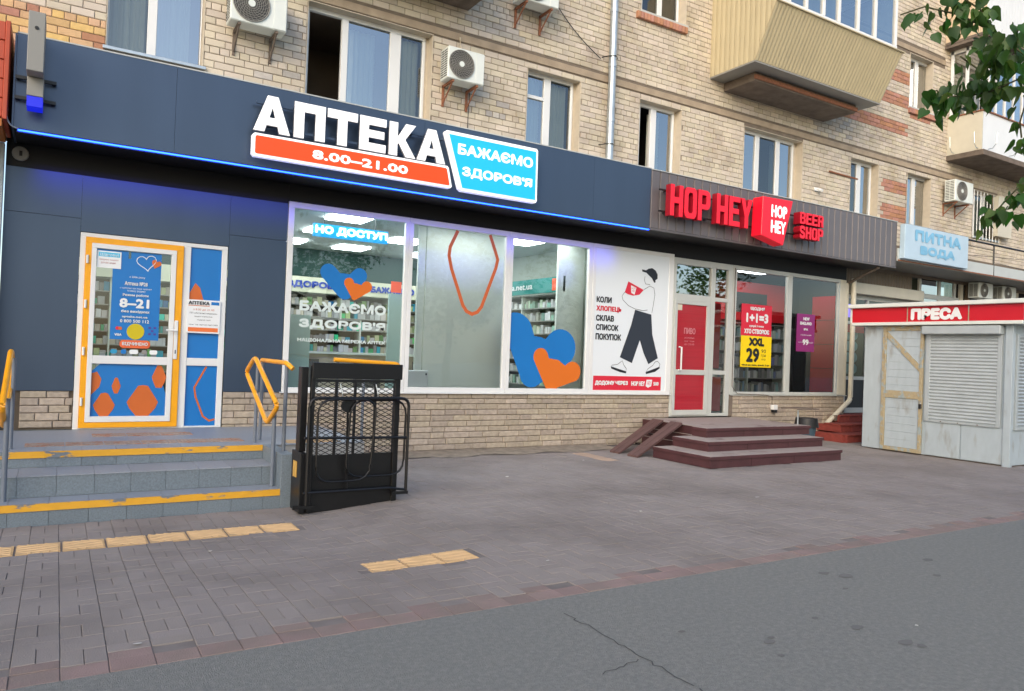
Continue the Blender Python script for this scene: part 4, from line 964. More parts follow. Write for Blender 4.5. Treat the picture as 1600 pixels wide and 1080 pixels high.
for k, (lx, wd) in enumerate(((3.5, 1.2), (5.7, 1.2), (7.4, 1.0))):
    tag(MB().box(lx-wd/2, lx+wd/2, 10.68, 10.90, z1-.010, z1-.002).build('added_fill_strip', m_fillglow), ('left', 'middle', 'right')[k]+' unseen glowing strip added as fill close behind the pharmacy window head', 'light')  # added fill strips, out of sight above the frames, brighten partition and shelves
labs = ['square ceiling light nearest the first pharmacy window', 'square ceiling light right of centre deep in the pharmacy', 'square ceiling light in the middle of the pharmacy ceiling', 'square ceiling light left of centre in the pharmacy', 'square ceiling light at the back right of the first window', 'square ceiling light at the back centre of the first window', 'square ceiling light at the back left of the first window', 'square ceiling light at the top of the third pharmacy window', 'square ceiling light behind the white partition', 'square ceiling light at the back behind the third window', 'square ceiling light nearest behind the yellow door', 'square ceiling light further behind the yellow door']
for o, s in zip([q for q in COL.objects if q.name.startswith('ceiling_light')], labs): o['label'] = s; del o['group']
def shelf_unit(name, label, x0, x1, y, z0, z1, n, dep, seed, m=m_box, facing='Y', backm=None, hh=(.09,.17), fill=.94):
    t = thing(name, label, 'shelf', ((x0+x1)/2, y, z0)); rd = random.Random(seed)
    def bx(a, b, c, d, e, f): return (a, b, c, d, e, f) if facing == 'Y' else (c, d, a, b, e, f)
    B('back', backm or m_shelf, t, bx(x0, x1, y+dep-.02, y+dep, z0, z1)) if facing == 'Y' else B('back', backm or m_shelf, t, (y+dep-.02, y+dep, x0, x1, z0, z1))
    pr = MB(); H = (z1-z0)/n
    for k in range(n+1):
        zz = z0+k*H
        B('shelf_board', m_acg, t, bx(x0, x1, y, y+dep-.021, zz-.012, zz+.006) if facing == 'Y' else (y, y+dep-.021, x0, x1, zz-.012, zz+.006))
        if k == n: break
        x = x0+.02
        while x < x1-.06:
            w = rd.uniform(.04, .11); h = min(H-.03, rd.uniform(*hh)); d = rd.uniform(.02, .06)
            if rd.random() < fill:
                if facing == 'Y': pr.box(x, x+w, y+d, y+dep-.04, zz+.007, zz+.007+h)
                else: pr.box(y+d, y+dep-.04, x, x+w, zz+.007, zz+.007+h)
            x += w+.006
    n2 = max(1, int((x1-x0)/1.0))
    for k in range(n2+1):
        xx = lerp(x0, x1-.03, k/n2); B('upright', m_shopw, t, (xx, xx+.03, y-.004, y+dep-.021, z0, z1+.007) if facing == 'Y' else (y-.004, y+dep-.021, xx, xx+.03, z0, z1+.007))
    stuff(pr.build('product_boxes', m, t, fix=False))
    return t
shelf_unit('display_shelf', 'long wall of medicine shelves at the back of the pharmacy', -.3, 8.2, 15.1, 1.0, 2.66, 7, .4, 11)
shelf_unit('display_shelf', 'medicine shelf along the right wall seen through the third window', 11.2, 15.0, 7.80, 1.0, 2.72, 7, .4, 12, facing='X', m=m_boxw)
hd = thing('shelf_header', 'cream header board with blue lettering above the back medicine shelves', 'sign', (3, 15.0, 2.9)); B('board', mat('header_cream', '#c9c7ae', .6), hd, (-.3, 7.78, 15.02, 15.08, 2.67, 2.98)); text("БАЖАЄМО ЗДОРОВ'Я", 2.55, 5.0, 2.74, 2.90, 15.01, mat('header_blue', '#1f3e9e', .5), hd, bold=.08); text("БАЖАЄМО ЗДОРОВ'Я", 5.6, 7.6, 2.74, 2.90, 15.01, MATS['header_blue'], hd, bold=.08)
th = thing('shelf_header', 'teal header board reading net.ua seen through the third window', 'sign', (7.78, 12.5, 2.9)); B('board', m_teal, th, (7.74, 7.79, 11.0, 14.98, 2.75, 3.03)); text('apteka.net.ua', 12.0, 13.3, 2.80, 2.96, 7.73, m_whitep, th, axis='X', bold=.03)
B('orange_mark', mat('orange_mark', '#e0562a', .5), th, (7.735, 7.739, 11.1, 11.35, 2.78, 3.0))
ct = thing('shop_counter', 'pale sales counter in front of the pharmacy back shelves', 'counter', (3.5, 13.9, .45)); B('front_panel', mat('counter_beige', '#b3a58d', .6, var=.05), ct, (2.4, 7.2, 13.6, 13.65, .45, 1.45)); B('counter_top', m_shopw, ct, (2.35, 7.25, 13.5, 14.1, 1.451, 1.49)); 
for x in (3.6, 4.8, 6.0): B('rack', m_shelf, ct, (x, x+.5, 13.5, 13.595, .6, 1.35))
sb = shelf_unit('counter_display', 'small lit product display on the pharmacy counter', 3.9, 4.9, 13.55, 1.49, 2.1, 3, .3, 19, hh=(.07,.14))
wp = thing('glass_screen', 'pale blue panel standing at the left inside the first window', 'panel', (3.1, 11.2, .45)); B('panel', mat('pale_teal', '#a9c5bf', .6), wp, (2.75, 3.25, 11.2, 11.25, .45, 2.05))
gp = thing('advertising_column', 'pale teal poster column left of the white partition in the second window', 'panel', (4.7, 11.2, .45)); B('panel', MATS['pale_teal'], gp, (4.62, 4.84, 11.5, 11.55, .45, 2.5)); B('top_mark', m_orange, gp, (4.64, 4.82, 11.49, 11.499, 2.52, 2.7))
rb_ = thing('fridge', 'small white box cabinet at the bottom left of the second window', 'cabinet', (4.85, 10.75, .45)); B('body', m_pvc, rb_, (4.62, 4.98, YW+.10, YW+.26, .45, 1.27), bevel=.01); B('latch', m_blackp, rb_, (4.93, 4.95, YW+.09, YW+.099, 1.2, 1.23))
ls = thing('led_display', 'cyan scrolling LED board reading НО ДОСТУП hung inside the first window', 'sign', (3.7, 10.85, 3.2)); B('case', m_ledbg, ls, (3.14, 4.30, 10.86, 10.92, 3.21, 3.40)); text('НО ДОСТУП', 3.16, 4.29, 3.235, 3.375, 10.855, m_ledtxt, ls, bold=.08)
for x in (3.3, 4.1): B('hanger', m_blackm, ls, (x, x+.008, 10.885, 10.893, 3.401, z1))

# ------------------------------------------------------------------ beer shop front
xa, xb = 8.635, 15.88
n = 36; wv = (xb-xa)/n
for i in range(n):
    a = xa+i*wv
    MB().add([(a+.003,YF+.02,3.86),(a+.018,YF-.008,3.86),(a+wv-.018,YF-.008,3.86),(a+wv-.003,YF+.02,3.86),(a+.003,YF+.02,4.85),(a+.018,YF-.008,4.85),(a+wv-.018,YF-.008,4.85),(a+wv-.003,YF+.02,4.85)],
             [(0,1,5,4),(1,2,6,5),(2,3,7,6)]).build('cladding_strip', m_corr, hop, fix=False)
B('cladding_backing', m_blackp, hop, (xa, xb, YF+.022, YF+.04, 3.855, 4.855)); B('fascia_cap', m_pvcg, hop, (xa, xb+.01, YF-.02, YB-.01, 4.858, 4.872)); B('drip_edge', m_corr, hop, (xa, xb+.005, YF-.015, YF+.05, 3.825, 3.852))
B('fascia_end', m_corr, hop, (xb+.001, xb+.012, YF-.005, YB-.01, 3.86, 4.855))
B('soffit', m_black, hop, (xa, xb-.02, YF+.055, YW-.005, 3.84, 3.852)); B('header', m_black, hop, (9.993, 15.30, YW, YW+.06, 3.558, 3.838))
MB().tube([(15.37, YW-.02, 3.50), (15.37, YF+.06, 3.80)], .03, 6).build('brace', m_concd, hop); B('header_post', m_cream, hop, (15.09, 15.30, YW-.01, YW+.05, .94, 3.555), bevel=.006)
# door
mb = MB(); frame(mb, 9.995, 11.60, .50, 3.555, YW-.01, YW+.06, .06, .06, .12, .07, .12); mb.box(11.0, 11.12, YW-.009, YW+.059, .56, 3.435); mb.box(10.065, 11.0, YW-.008, YW+.058, 2.74, 2.87); mb.box(11.12, 11.48, YW-.008, YW+.058, 2.78, 2.86)
hf = mb.build('door_frame', m_pvcg, hop, bevel=.005)
for a, b, c, d, m in ((10.065,11.0,2.87,3.435,m_glasst),(11.12,11.48,2.86,3.435,m_glasst),(11.12,11.48,.56,2.78,m_glass)): MB().quad((a,YW+.03,c),(b,YW+.03,c),(b,YW+.03,d),(a,YW+.03,d)).build('pane', m, hf, fix=False)
B('red_film', m_vred, hf, (11.13, 11.33, YW+.032, YW+.034, 1.45, 2.75), (11.13, 11.40, YW+.032, YW+.034, .60, 1.28)); B('mid_bar', m_pvcg, hf, (11.121, 11.479, YW-.007, YW+.057, 1.33, 1.41))
mb = MB(); frame(mb, 10.03, 10.97, .53, 2.74, YW-.035, YW+.02, .07, .10, .07, .07, .09); mb.box(10.10, 10.88, YW-.034, YW+.019, 1.31, 1.41); hdoor = mb.build('door', m_pvcg, hop, bevel=.004)
m_redglass = mat('red_door_film', '#a31c2c', .12, var=.12, vscale=3, stretch=(.3,1,18))
for c, d in ((.63,1.31),(1.41,2.67)): B('red_film_pane', m_redglass, hdoor, (10.10, 10.88, YW-.01, YW-.004, c, d))
MB().tube([(10.17,YW-.035,1.84),(10.17,YW-.10,1.84),(10.17,YW-.10,1.40),(10.17,YW-.035,1.40)], .016, 8).build('handle', m_pvc, hdoor)
text('ПИВО', 10.3, 10.6, 2.10, 2.22, YW-.013, mat('faded_print','#c98088',.5), hdoor, 'film_lettering', bold=.03)
for k, zz in enumerate((2.02, 1.96, 1.90)): text(('розливне','крафтове','до 22:00')[k], 10.32, 10.58, zz-.02, zz+.02, YW-.013, MATS['faded_print'], hdoor, 'film_lettering')
B('notice', m_cream, hdoor, (10.11, 10.23, YW-.014, YW-.0105, 2.55, 2.66))
h1 = shopwin(hop, 11.605, 13.34, .93, 3.556, m_pvcg, (.06,.09,.12,.06)); h2 = shopwin(hop, 13.343, 15.085, .93, 3.556, m_pvcg, (.06,.08,.10,.07)); B('sill', m_pvcg, hop, (11.62, 15.40, YW-.045, YW-.012, .915, .929), bevel=.003)
B('plinth_backing', m_joint, hop, (11.65, 15.38, YW+.03, YW+.06, -.03, .93)); B('corner_strip', m_concd, hop, (11.605, 11.715, YW-.005, YW+.03, .50, .912))
B('side_wall', m_cream, hop, (15.305, 15.40, YW-.01, YW+.20, .93, 3.50), bevel=.008)
# downpipe cream
cp = thing('drainpipe', 'cream drainpipe at the right corner of the beer shop bending left near the ground', 'pipe', (15.4, 10.5, 0))
MB().tube([(15.46,YW-.09,3.6),(15.46,YW-.09,.90),(15.43,YW-.09,.82)], .055, 12).build('pipe_section', m_cream, cp, smooth=True); MB().tube([(15.45,YW-.09,.86),(15.40,YW-.10,.80),(14.55,YW-.14,.30)], .055, 12).build('elbow_section', m_cream, cp, smooth=True)
B('clamp', m_concd, cp, (14.78, 14.84, YW-.21, YW+.0, .38, .5))
# lamp cable and small floodlight on plinth
fl = thing('floodlight', 'small white lamp box on the stone plinth with a cable from the window', 'lamp', (12.9, YW, .7)); B('body', m_pvc, fl, (12.85, 12.99, YW-.10, YW-.012, .62, .72), bevel=.01); B('lens', m_blackp, fl, (12.87, 12.97, YW-.095, YW-.03, .56, .618)); MB().tube([(12.9,YW-.02,.72),(12.88,YW-.03,.9),(12.6,YW-.05,.935),(11.8,YW-.05,.95),(11.66,YW-.03,1.1),(11.64,YW-.03,3.5)], .008, 5).build('cable', m_concd, fl)

# interior
hi = thing('beer_shop_interior', 'dim red and black beer shop room behind the windows', 'room', (12.5, 12, .5))
x0, x1, y0, y1, z0, z1 = 9.7, 15.25, YW+.10, 14.2, .5, 3.60
B('floor', m_shelf, hi, (x0, x1, y0, y1, z0-.05, z0)); B('ceiling', m_shelf, hi, (x0, x1, y0, y1, z1, z1+.05)); B('back_wall', m_vred, hi, (x0, x1, y1, y1+.05, z0, z1)); B('side_wall', m_vred, hi, (x0-.05, x0, y0, y1, z0, z1)); B('side_wall', m_shelf, hi, (x1, x1+.05, y0, y1, z0, z1))
B('black_column', m_blackp, hi, (15.12, 15.248, 11.36, 11.75, z0, 2.75), (15.0, 15.248, 11.76, 11.84, z0, 3.6))
m_gr = mat('gloss_red', '#d3121f', .22)
for zz0, zz1 in ((.50, .98), (.99, 1.52), (1.53, 2.08), (2.09, 2.64), (2.65, 3.2)): B('red_panel', m_gr, hi, (15.20, 15.248, 10.72, 11.35, zz0, zz1))
B('red_header', mat('bright_red_wall', '#c4121e', .35), hi, (12.3, 14.99, 11.86, 11.89, 2.56, 3.45))
B('menu_board', m_blackp, hi, (12.9, 14.2, 11.845, 11.858, 2.75, 3.2))
shelf_unit('display_shelf', 'dark shelves of bottles and snack bags behind the first beer shop window', 12.4, 14.98, 11.9, .6, 2.5, 6, .35, 31, m=mat('snack_bag', '#9a9c93', .35, rand=.6, hue=.45), hh=(.14,.24), backm=m_blackp)
tag(MB().box(13.7, 14.9, 10.9, 11.1, z1-.010, z1-.002).build('added_fill_strip', m_fillglow), 'unseen glowing strip added as fill behind the second beer shop window', 'light'); tag(MB().box(12.5, 13.3, 10.95, 11.3, z1-.04, z1-.002).build('ceiling_light', m_lamp), 'bright ceiling light at the top of the first beer shop window', 'light'); tag(MB().box(11.6, 12.2, 12.9, 13.2, z1-.04, z1-.002).build('ceiling_light', m_lamp), 'ceiling light deep inside the beer shop', 'light')  # the narrow strip is unseen, added to brighten the room
tag(MB().tube([(12.2,12.2,.6),(12.2,12.2,1.5)], .03, 8).build('tube_light', mat('tube_light','#ddffff',.5,emit='#e8ffff',estr=4)), 'upright white tube light among the beer shop shelves', 'light')
# posters in windows
p1 = thing('poster', 'red poster reading 1+1=3 in the first beer shop window', 'poster', (12.4, YW, 2.1)); B('sheet', m_redp, p1, (11.91, 12.83, YW+.012, YW+.018, 2.15, 2.80))
text('ЩОДНЯ', 12.17, 12.60, 2.67, 2.75, YW+.009, m_whitep, p1, bold=.06); text('1+1=3', 12.05, 12.72, 2.42, 2.62, YW+.009, m_whitep, p1, bold=.07); text('купуй 2 пива', 12.15, 12.58, 2.32, 2.38, YW+.009, m_whitep, p1, bold=.03); text('ХТО СТВОРЮЄ', 12.0, 12.76, 2.19, 2.29, YW+.009, m_whitep, p1, bold=.06)
p2 = thing('poster', 'yellow price poster reading XXL 29 below the red poster', 'poster', (12.4, YW, 1.5)); B('sheet', m_yelp, p2, (11.92, 12.85, YW+.011, YW+.017, 1.50, 2.145))
text('XXL', 12.15, 12.62, 1.94, 2.11, YW+.008, m_blackpr, p2, bold=.09); text('29', 12.08, 12.48, 1.60, 1.90, YW+.008, m_blackpr, p2, bold=.06); text('90', 12.54, 12.68, 1.80, 1.88, YW+.008, m_blackpr, p2); text('грн', 12.54, 12.68, 1.71, 1.77, YW+.008, m_blackpr, p2); text('літр', 12.54, 12.68, 1.64, 1.69, YW+.008, m_blackpr, p2); text('чіпси до пива, арахіс 2 шт', 11.96, 12.80, 1.52, 1.565, YW+.008, m_blackpr, p2, bold=.03)
p3 = thing('poster', 'purple poster with small white print in the second beer shop window', 'poster', (13.95, YW, 1.9)); B('sheet', m_purp, p3, (13.65, 14.25, YW+.012, YW+.018, 1.88, 2.70))
text('NEW', 13.85, 14.06, 2.56, 2.63, YW+.009, m_whitep, p3, bold=.06); text('ENGLAND', 13.75, 14.14, 2.46, 2.53, YW+.009, m_whitep, p3, bold=.06); text('IPA', 13.88, 14.02, 2.34, 2.39, YW+.009, m_whitep, p3, bold=.05); text('спробуй новий', 13.78, 14.14, 2.22, 2.26, YW+.009, m_whitep, p3); text('99', 13.85, 14.05, 2.02, 2.15, YW+.009, m_whitep, p3, bold=.06); text('знижка    акція', 13.7, 14.2, 2.06, 2.10, YW+.009, m_whitep, p3)
# HOP HEY sign
hs = thing('shop_sign', 'thick red HOP HEY letters on rails across the grey ribbed fascia', 'sign', (9.9, 9.5, 4.3))
ys0, ys1 = 9.49, 9.62
def word(s, x0, x1, z0, z1, par, G=GL2, gap=.17, y0=ys0, y1=ys1, bevel=.006):
    n = len(s); cw = (x1-x0)/(n+gap*(n-1))
    for i, c in enumerate(s): glyph('letter', G[c], x0+i*cw*(1+gap), z0, cw, z1-z0, y0, y1, m_red, m_redside, par, bevel=bevel)
word('HOP', 8.86, 9.80, 4.07, 4.60, hs); word('HEY', 9.98, 10.88, 4.07, 4.60, hs)
for z in (4.50, 4.13): B('rail', m_blackm, hs, (8.72, 12.95, ys1+.001, ys1+.03, z, z+.025))
for x in (8.9, 9.88, 10.9, 12.1): B('standoff', m_blackm, hs, (x, x+.025, ys1+.031, YF-.009, 4.50, 4.52), (x, x+.025, ys1+.031, YF-.009, 4.13, 4.15))
bx_ = thing('shop_sign', 'thick red pointed box sign with white HOP HEY between the red words', 'sign', (11.4, 9.4, 4.2))
MB().prismY([(11.02,4.68),(11.86,4.70),(11.62,3.83),(11.0,3.96)], 9.36, 9.60).build('box', [m_red], bx_, bevel=.008)
text('HOP', 11.24, 11.68, 4.32, 4.56, 9.345, m_white, bx_, bold=.045); text('HEY', 11.24, 11.66, 4.03, 4.27, 9.345, m_white, bx_, bold=.045)
be = thing('shop_sign', 'small red BEER SHOP letters right of the pointed red box', 'sign', (12.7, 9.5, 4.3))
word('BEER', 12.22, 12.93, 4.34, 4.56, be, y0=9.46, bevel=.004); word('SHOP', 12.22, 12.93, 4.06, 4.29, be, y0=9.46, bevel=.004)

# ------------------------------------------------------------------ pharmacy steps
stp = thing('steps', 'grey tiled pharmacy steps with worn yellow edge stripes', 'steps', (.7, 8, 0))
xs0, xs1 = -2.6, 2.02; Z_ = (.10, .30, .455); Y_ = (7.80, 8.12, 8.62)
B('core', m_grout, stp, (xs0, xs1, Y_[0]+.012, YW-.0, -.2, Z_[0]-.012), (xs0, xs1, Y_[1]+.012, YW, Z_[0]-.012, Z_[1]-.012), (xs0, 3.22, Y_[2]+.012, YW, Z_[1]-.012, Z_[2]-.012), (xs1, 3.22, Y_[2]+.012, YW, -.2, Z_[1]-.012))
B('cheek_wall', m_tile, stp, (2.02, 2.145, Y_[0]-.01, Y_[2]+.011, -.2, .46), bevel=.004)
TW = .31
for k, (yy, zb_, zt_) in enumerate(((Y_[0], -.10, Z_[0]), (Y_[1], Z_[0], Z_[1]), (Y_[2], Z_[1], Z_[2]))):
    x = xs1-.02-TW*.5*(k % 2)
    first = True; X1 = xs1-.001
    while X1 > xs0:
        X0 = X1-(TW if not first else (.17, .12, .22)[k]); first = False
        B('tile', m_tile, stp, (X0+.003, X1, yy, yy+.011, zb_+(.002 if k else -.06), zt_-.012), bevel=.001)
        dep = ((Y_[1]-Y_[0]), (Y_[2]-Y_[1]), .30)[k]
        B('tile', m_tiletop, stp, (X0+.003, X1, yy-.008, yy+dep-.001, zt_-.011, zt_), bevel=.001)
        X1 = X0
# worn paint stripes: strips with ragged missing bits
def worn(x0, x1, y, z0, z1, seed):
    rd = random.Random(seed); mb = MB(); x = x0; h = z1-z0
    while x < x1:
        w = rd.uniform(.015, .06); a, b = x, min(x1, x+w); r = rd.random(); near_l = math.sin(x*2.3+seed)*.5+.5
        wear = .10+.5*near_l
        if r > wear or True:
            cuts = []
            if r < wear: lo = z0+h*rd.uniform(.25, .9); mb.quad((a,y,lo),(b,y,lo+h*.05),(b,y,z1),(a,y,z1)) if rd.random() < .75 else None; 
            else: mb.quad((a,y,z0),(b,y,z0),(b,y,z1),(a,y,z1))
        x += w
    return mb
for k, seed in ((0, 4), (2, 9)):
    mb = MB(); mb.quad((xs0,Y_[k]-.0095,Z_[k]-.062),(xs1-.004,Y_[k]-.0095,Z_[k]-.062),(xs1-.004,Y_[k]-.0095,Z_[k]+.001),(xs0,Y_[k]-.0095,Z_[k]+.001))
    mb.add([(xs0,Y_[k]-.0095,Z_[k]+.0012),(xs1-.004,Y_[k]-.0095,Z_[k]+.0012),(xs1-.004,Y_[k]+.012,Z_[k]+.0012),(xs0,Y_[k]+.012,Z_[k]+.0012)], [(0,1,2,3)])
    mb.build('yellow_stripe', m_ypaint, stp, fix=False)
B('landing_slab', m_tiletop, stp, (xs0, 3.22, Y_[2]+.302, YW-.001, Z_[2]-.011, Z_[2]-.001)); B('landing_side', m_tiletop, stp, (xs1+.001, 3.22, Y_[2]+.0, Y_[2]+.30, Z_[2]-.011, Z_[2]-.001))
m_tact2 = mat('worn_tactile', '#a08d80', .85, var=.12, vscale=8, col2='#a5775f', thr=(.5,.62))
def tact2(x0, x1, y0, y1):
    mb = MB(); mb.box(x0, x1, y0, y1, Z_[2]-.001, Z_[2]+.002)
    n_ = int((x1-x0)/.045)
    for k in range(n_): mb.box(x0+.012+k*.045, x0+.034+k*.045, y0+.01, y1-.01, Z_[2]+.002, Z_[2]+.005)
    mb.build('tactile_tile', m_tact2, stp)
for k in range(6): tact2(-.25+k*.36, .10+k*.36, 9.0, 9.30)
for k in range(3): tact2(.38+k*.36, .73+k*.36, 9.75, 10.05)
o = B('tactile_tile', m_tactile, stp, (2.32, 2.95, 8.70, 9.0, Z_[2]-.0008, Z_[2]+.003))
# handrails
def rrpath(pts, r=.05, n=4, closed=False):
    P = [Vector(p) for p in pts]; out = []; N = len(P)
    for i in range(N):
        if not closed and i in (0, N-1): out.append(P[i]); continue
        a, p, b = P[i-1], P[i], P[(i+1) % N]; u = (a-p); v = (b-p); rr = min(r, u.length*.45, v.length*.45); s = p+u.normalized()*rr; e = p+v.normalized()*rr
        for k in range(n+1):
            t = k/n; out.append((s*(1-t)+p*t)*(1-t)+(p*(1-t)+e*t)*t)
    return out
def railing(x, label, sgn):
    t = thing('handrail', label, 'handrail', (x, 8.2, .1))
    loop = [(x,8.87,1.44),(x,9.31,1.25),(x,8.18,.74),(x,7.76,.96)]
    MB().tube(rrpath(loop, .10, closed=True), .026, 10, closed=True).build('loop_rail', m_yellowr, t, smooth=True)
    MB().tube([(x+.03*sgn,8.86,.455),(x+.03*sgn,8.86,1.36)], .019, 10).build('post', m_post, t, smooth=True)
    MB().tube([(x+.03*sgn,8.0,.10),(x+.03*sgn,8.0,1.02)], .022, 10).build('post', m_post, t, smooth=True)
    return t
railing(1.95, 'yellow looped handrail on grey posts at the right side of the pharmacy steps', 1)
railing(-.39, 'yellow looped handrail at the left frame edge of the pharmacy steps', 1)
t = thing('handrail', 'short yellow topped barrier on two grey posts beside the black lift', 'handrail', (2.1, 8.3, .46))
MB().tube(rrpath([(2.09,9.15,1.34),(2.09,9.15,1.40),(2.09,8.02,1.40),(2.14,7.95,1.34)], .05), .026, 10).build('top_rail', m_yellowr, t, smooth=True)
MB().tube([(2.10,8.05,.46),(2.10,8.05,1.39)], .021, 10).build('post', m_post, t, smooth=True); MB().tube([(2.09,9.10,.46),(2.09,9.10,1.38)], .021, 10).build('post', m_post, t, smooth=True)
t = thing('handrail', 'yellow rail at the back behind the top of the black lift', 'handrail', (3.1, 8.6, .46))
MB().tube(rrpath([(2.80,8.62,1.44),(3.60,8.62,1.41),(3.66,8.62,1.34)], .05), .026, 10).build('top_rail', m_yellowr, t, smooth=True); MB().tube([(2.86,8.66,.46),(2.86,8.66,1.43)], .02, 8).build('post', m_post, t); MB().tube([(3.19,8.66,.46),(3.19,8.66,1.41)], .02, 8).build('post', m_post, t)

# ------------------------------------------------------------------ wheelchair lift
lf = thing('wheelchair_lift', 'black folded wheelchair platform lift with mesh panel standing by the steps', 'lift', (2.6, 7.4, -.05))
yl = 7.35; zb_ = -.07
B('side_housing', m_blackm, lf, (2.09, 2.15, yl+.0, yl+.32, zb_, .53), bevel=.006); B('mast', m_blackm, lf, (2.095, 2.165, yl+.10, yl+.22, .53, 1.38), bevel=.006); B('mast', m_blackm, lf, (2.17, 2.21, yl+.0, yl+.06, zb_, 1.40), bevel=.004); B('mast', m_blackm, lf, (3.06, 3.12, yl+.0, yl+.06, zb_, 1.40), bevel=.004)
B('base_tub', m_blackm, lf, (2.155, 3.10, yl+.02, yl+.40, zb_, .12), bevel=.006); B('lower_panel', m_blackm, lf, (2.211, 3.06, yl+.03, yl+.045, .12, .50)); B('top_flap', m_blackm, lf, (2.17, 3.13, yl-.02, yl+.02, 1.27, 1.43), bevel=.005); B('label', m_sticky, lf, (2.084, 2.0895, yl+.12, yl+.24, .27, .43))
for x in (2.42, 2.62, 2.84): B('rib', m_blackm, lf, (x, x+.022, yl+.01, yl+.04, .5, 1.265))
B('crossbar', m_blackm, lf, (2.211, 3.059, yl+.0, yl+.035, 1.235, 1.265)); B('crossbar', m_blackm, lf, (2.211, 3.059, yl-.0, yl+.03, .12, .145))
# expanded metal mesh: zigzag bars
me_ = MB(); nx = 19; nz = 33; X0, X1, ZA, ZC = 2.212, 3.058, .50, 1.235; dx = (X1-X0)/nx; dz = (ZC-ZA)/nz
for j in range(nz):
    z = ZA+j*dz; prev = None; pts = []
    for i in range(nx*2+1):
        x = X0+i*dx/2; ph_ = (i + (j % 2)*2) % 4
        zz = z + (0, .5*dz, dz, .5*dz)[ph_]
        pts.append((x, yl+.035, zz))
    for a, b in zip(pts, pts[1:]):
        h = .0042; me_.add([(a[0],a[1],a[2]-h),(b[0],b[1],b[2]-h),(b[0],b[1],b[2]+h),(a[0],a[1],a[2]+h),(a[0],a[1]-.006,a[2]+h),(b[0],b[1]-.006,b[2]+h)], [(0,1,2,3),(3,2,5,4)])
stuff(me_.build('mesh_panel', m_blackm, lf, fix=False))
yt_ = yl-.10
MB().tube(rrpath([(2.13,yt_,.02),(2.13,yt_,1.08),(3.18,yt_,1.08),(3.18,yt_,.10)], .09), .017, 8).build('guard_rail', m_blackm, lf, smooth=True)
MB().tube([(2.09,yt_,.69),(3.17,yt_,.67)], .014, 8).build('guard_bar', m_blackm, lf); MB().tube([(2.17,yt_+.02,.02),(2.17,yt_+.02,1.04)], .012, 6).build('guard_bar', m_blackm, lf); MB().tube([(2.10,yt_,.15),(3.0,yt_,.15),(3.19,yt_,.12)], .014, 6).build('guard_bar', m_blackm, lf)
MB().tube(rrpath([(2.21,yt_-.02,.25),(2.21,yt_-.02,1.07),(2.82,yt_-.02,1.07),(2.76,yt_-.02,.25)], .16, closed=True), .012, 8, closed=True).build('folded_arm', m_blackm, lf, smooth=True)
MB().tube(rrpath([(2.52,yt_+.02,.28),(2.56,yt_+.02,1.06),(3.16,yt_+.02,1.06),(3.15,yt_+.02,.28)], .16, closed=True), .012, 8, closed=True).build('folded_arm', m_blackm, lf, smooth=True)
MB().disc((2.54,1.0), .07, yl-.06, yl-.02, 20).build('control_head', m_blackm, lf); MB().tube([(2.54,yl-.03,1.0),(2.56,yl-.03,.14)], .012, 6).build('control_stem', m_blackm, lf); B('foot', m_blackm, lf, (2.0, 2.2, yt_-.02, yt_+.02, .0, .03), (3.02, 3.2, yt_-.02, yt_+.02, .08, .11))
for x in (2.46, 2.84): MB().tube([(x,yl-.01,1.22),(x+.02,yl-.03,1.12),(x+.03,yl-.01,1.06)], .006, 5).build('spring', m_galv, lf)

# ------------------------------------------------------------------ maroon steps and ramp
ms_ = thing('steps', 'three maroon wooden steps in front of the beer shop door', 'steps', (9.9, 8.8, 0))
lv = [(8.30, 11.43, 7.85, 0, .175), (8.72, 11.55, 8.30, .175, .33), (9.15, 11.80, 8.76, .33, .485)]
for a, b, y, z0, z1 in lv:
    ym = 9.10
    B('riser_board', m_wood, ms_, (a+.012, b-.012, y+.012, ym, z0, z1-.014), (9.292, b-.012, ym, YW-.06, z0, z1-.014))
    MB().box(a, b, y, ym, z1-.012, z1).build('tread', m_woodt, ms_, bevel=.003); MB().box(9.28, b, ym+.001, YW-.06, z1-.012, z1).build('tread', m_woodt, ms_, bevel=.003)
    B('edge_trim', m_wood, ms_, (a-.003, b+.003, y-.006, y-.0, z1-.05, z1-.001), bevel=.0015); B('edge_trim', m_wood, ms_, (a-.006, a-.001, y, ym, z1-.05, z1-.001), bevel=.0015)
    for xx in (a+.9, a+1.9): B('board_joint', mat('joint_dark', '#2e1a1b', .8), ms_, (xx, xx+.006, y+.009, y+.0115, z0+.01, z1-.055))
rp = thing('ramp', 'pair of brown plank ramps leaning on the left side of the maroon steps', 'ramp', (8.4, 9.7, 0))
for (b0, b1), (t0, t1) in (((9.56, 9.80), (9.88, 10.16)), ((9.10, 9.35), (9.41, 9.70))):
    bm_, tm_ = (b0+b1)/2, (t0+t1)/2
    for (ba, bb_), (ta, tb) in (((b0, bm_-.003), (t0, tm_-.003)), ((bm_+.003, b1), (tm_+.003, t1))):
        MB().add([(7.98,ba,.03),(9.24,ta,.515),(9.24,tb,.515),(7.98,bb_,.03),(7.98,ba,-.01),(9.24,ta,.475),(9.24,tb,.475),(7.98,bb_,-.01)], [(0,1,2,3),(4,5,6,7),(0,1,5,4),(3,2,6,7),(0,3,7,4),(1,2,6,5)]).build('plank', mat('ramp_board', '#5d4440', .75, var=.18, vscale=6, stretch=(.2,2,1), bump=.2), rp, bevel=.003)
for t_x in (.35, .65):
    x = lerp(7.98, 9.24, t_x); z = lerp(0, .48, t_x); B('crossbar', m_blackm, rp, (x, x+.04, lerp(9.35,9.70,t_x), lerp(9.56,9.88,t_x), z-.03, z-.005))

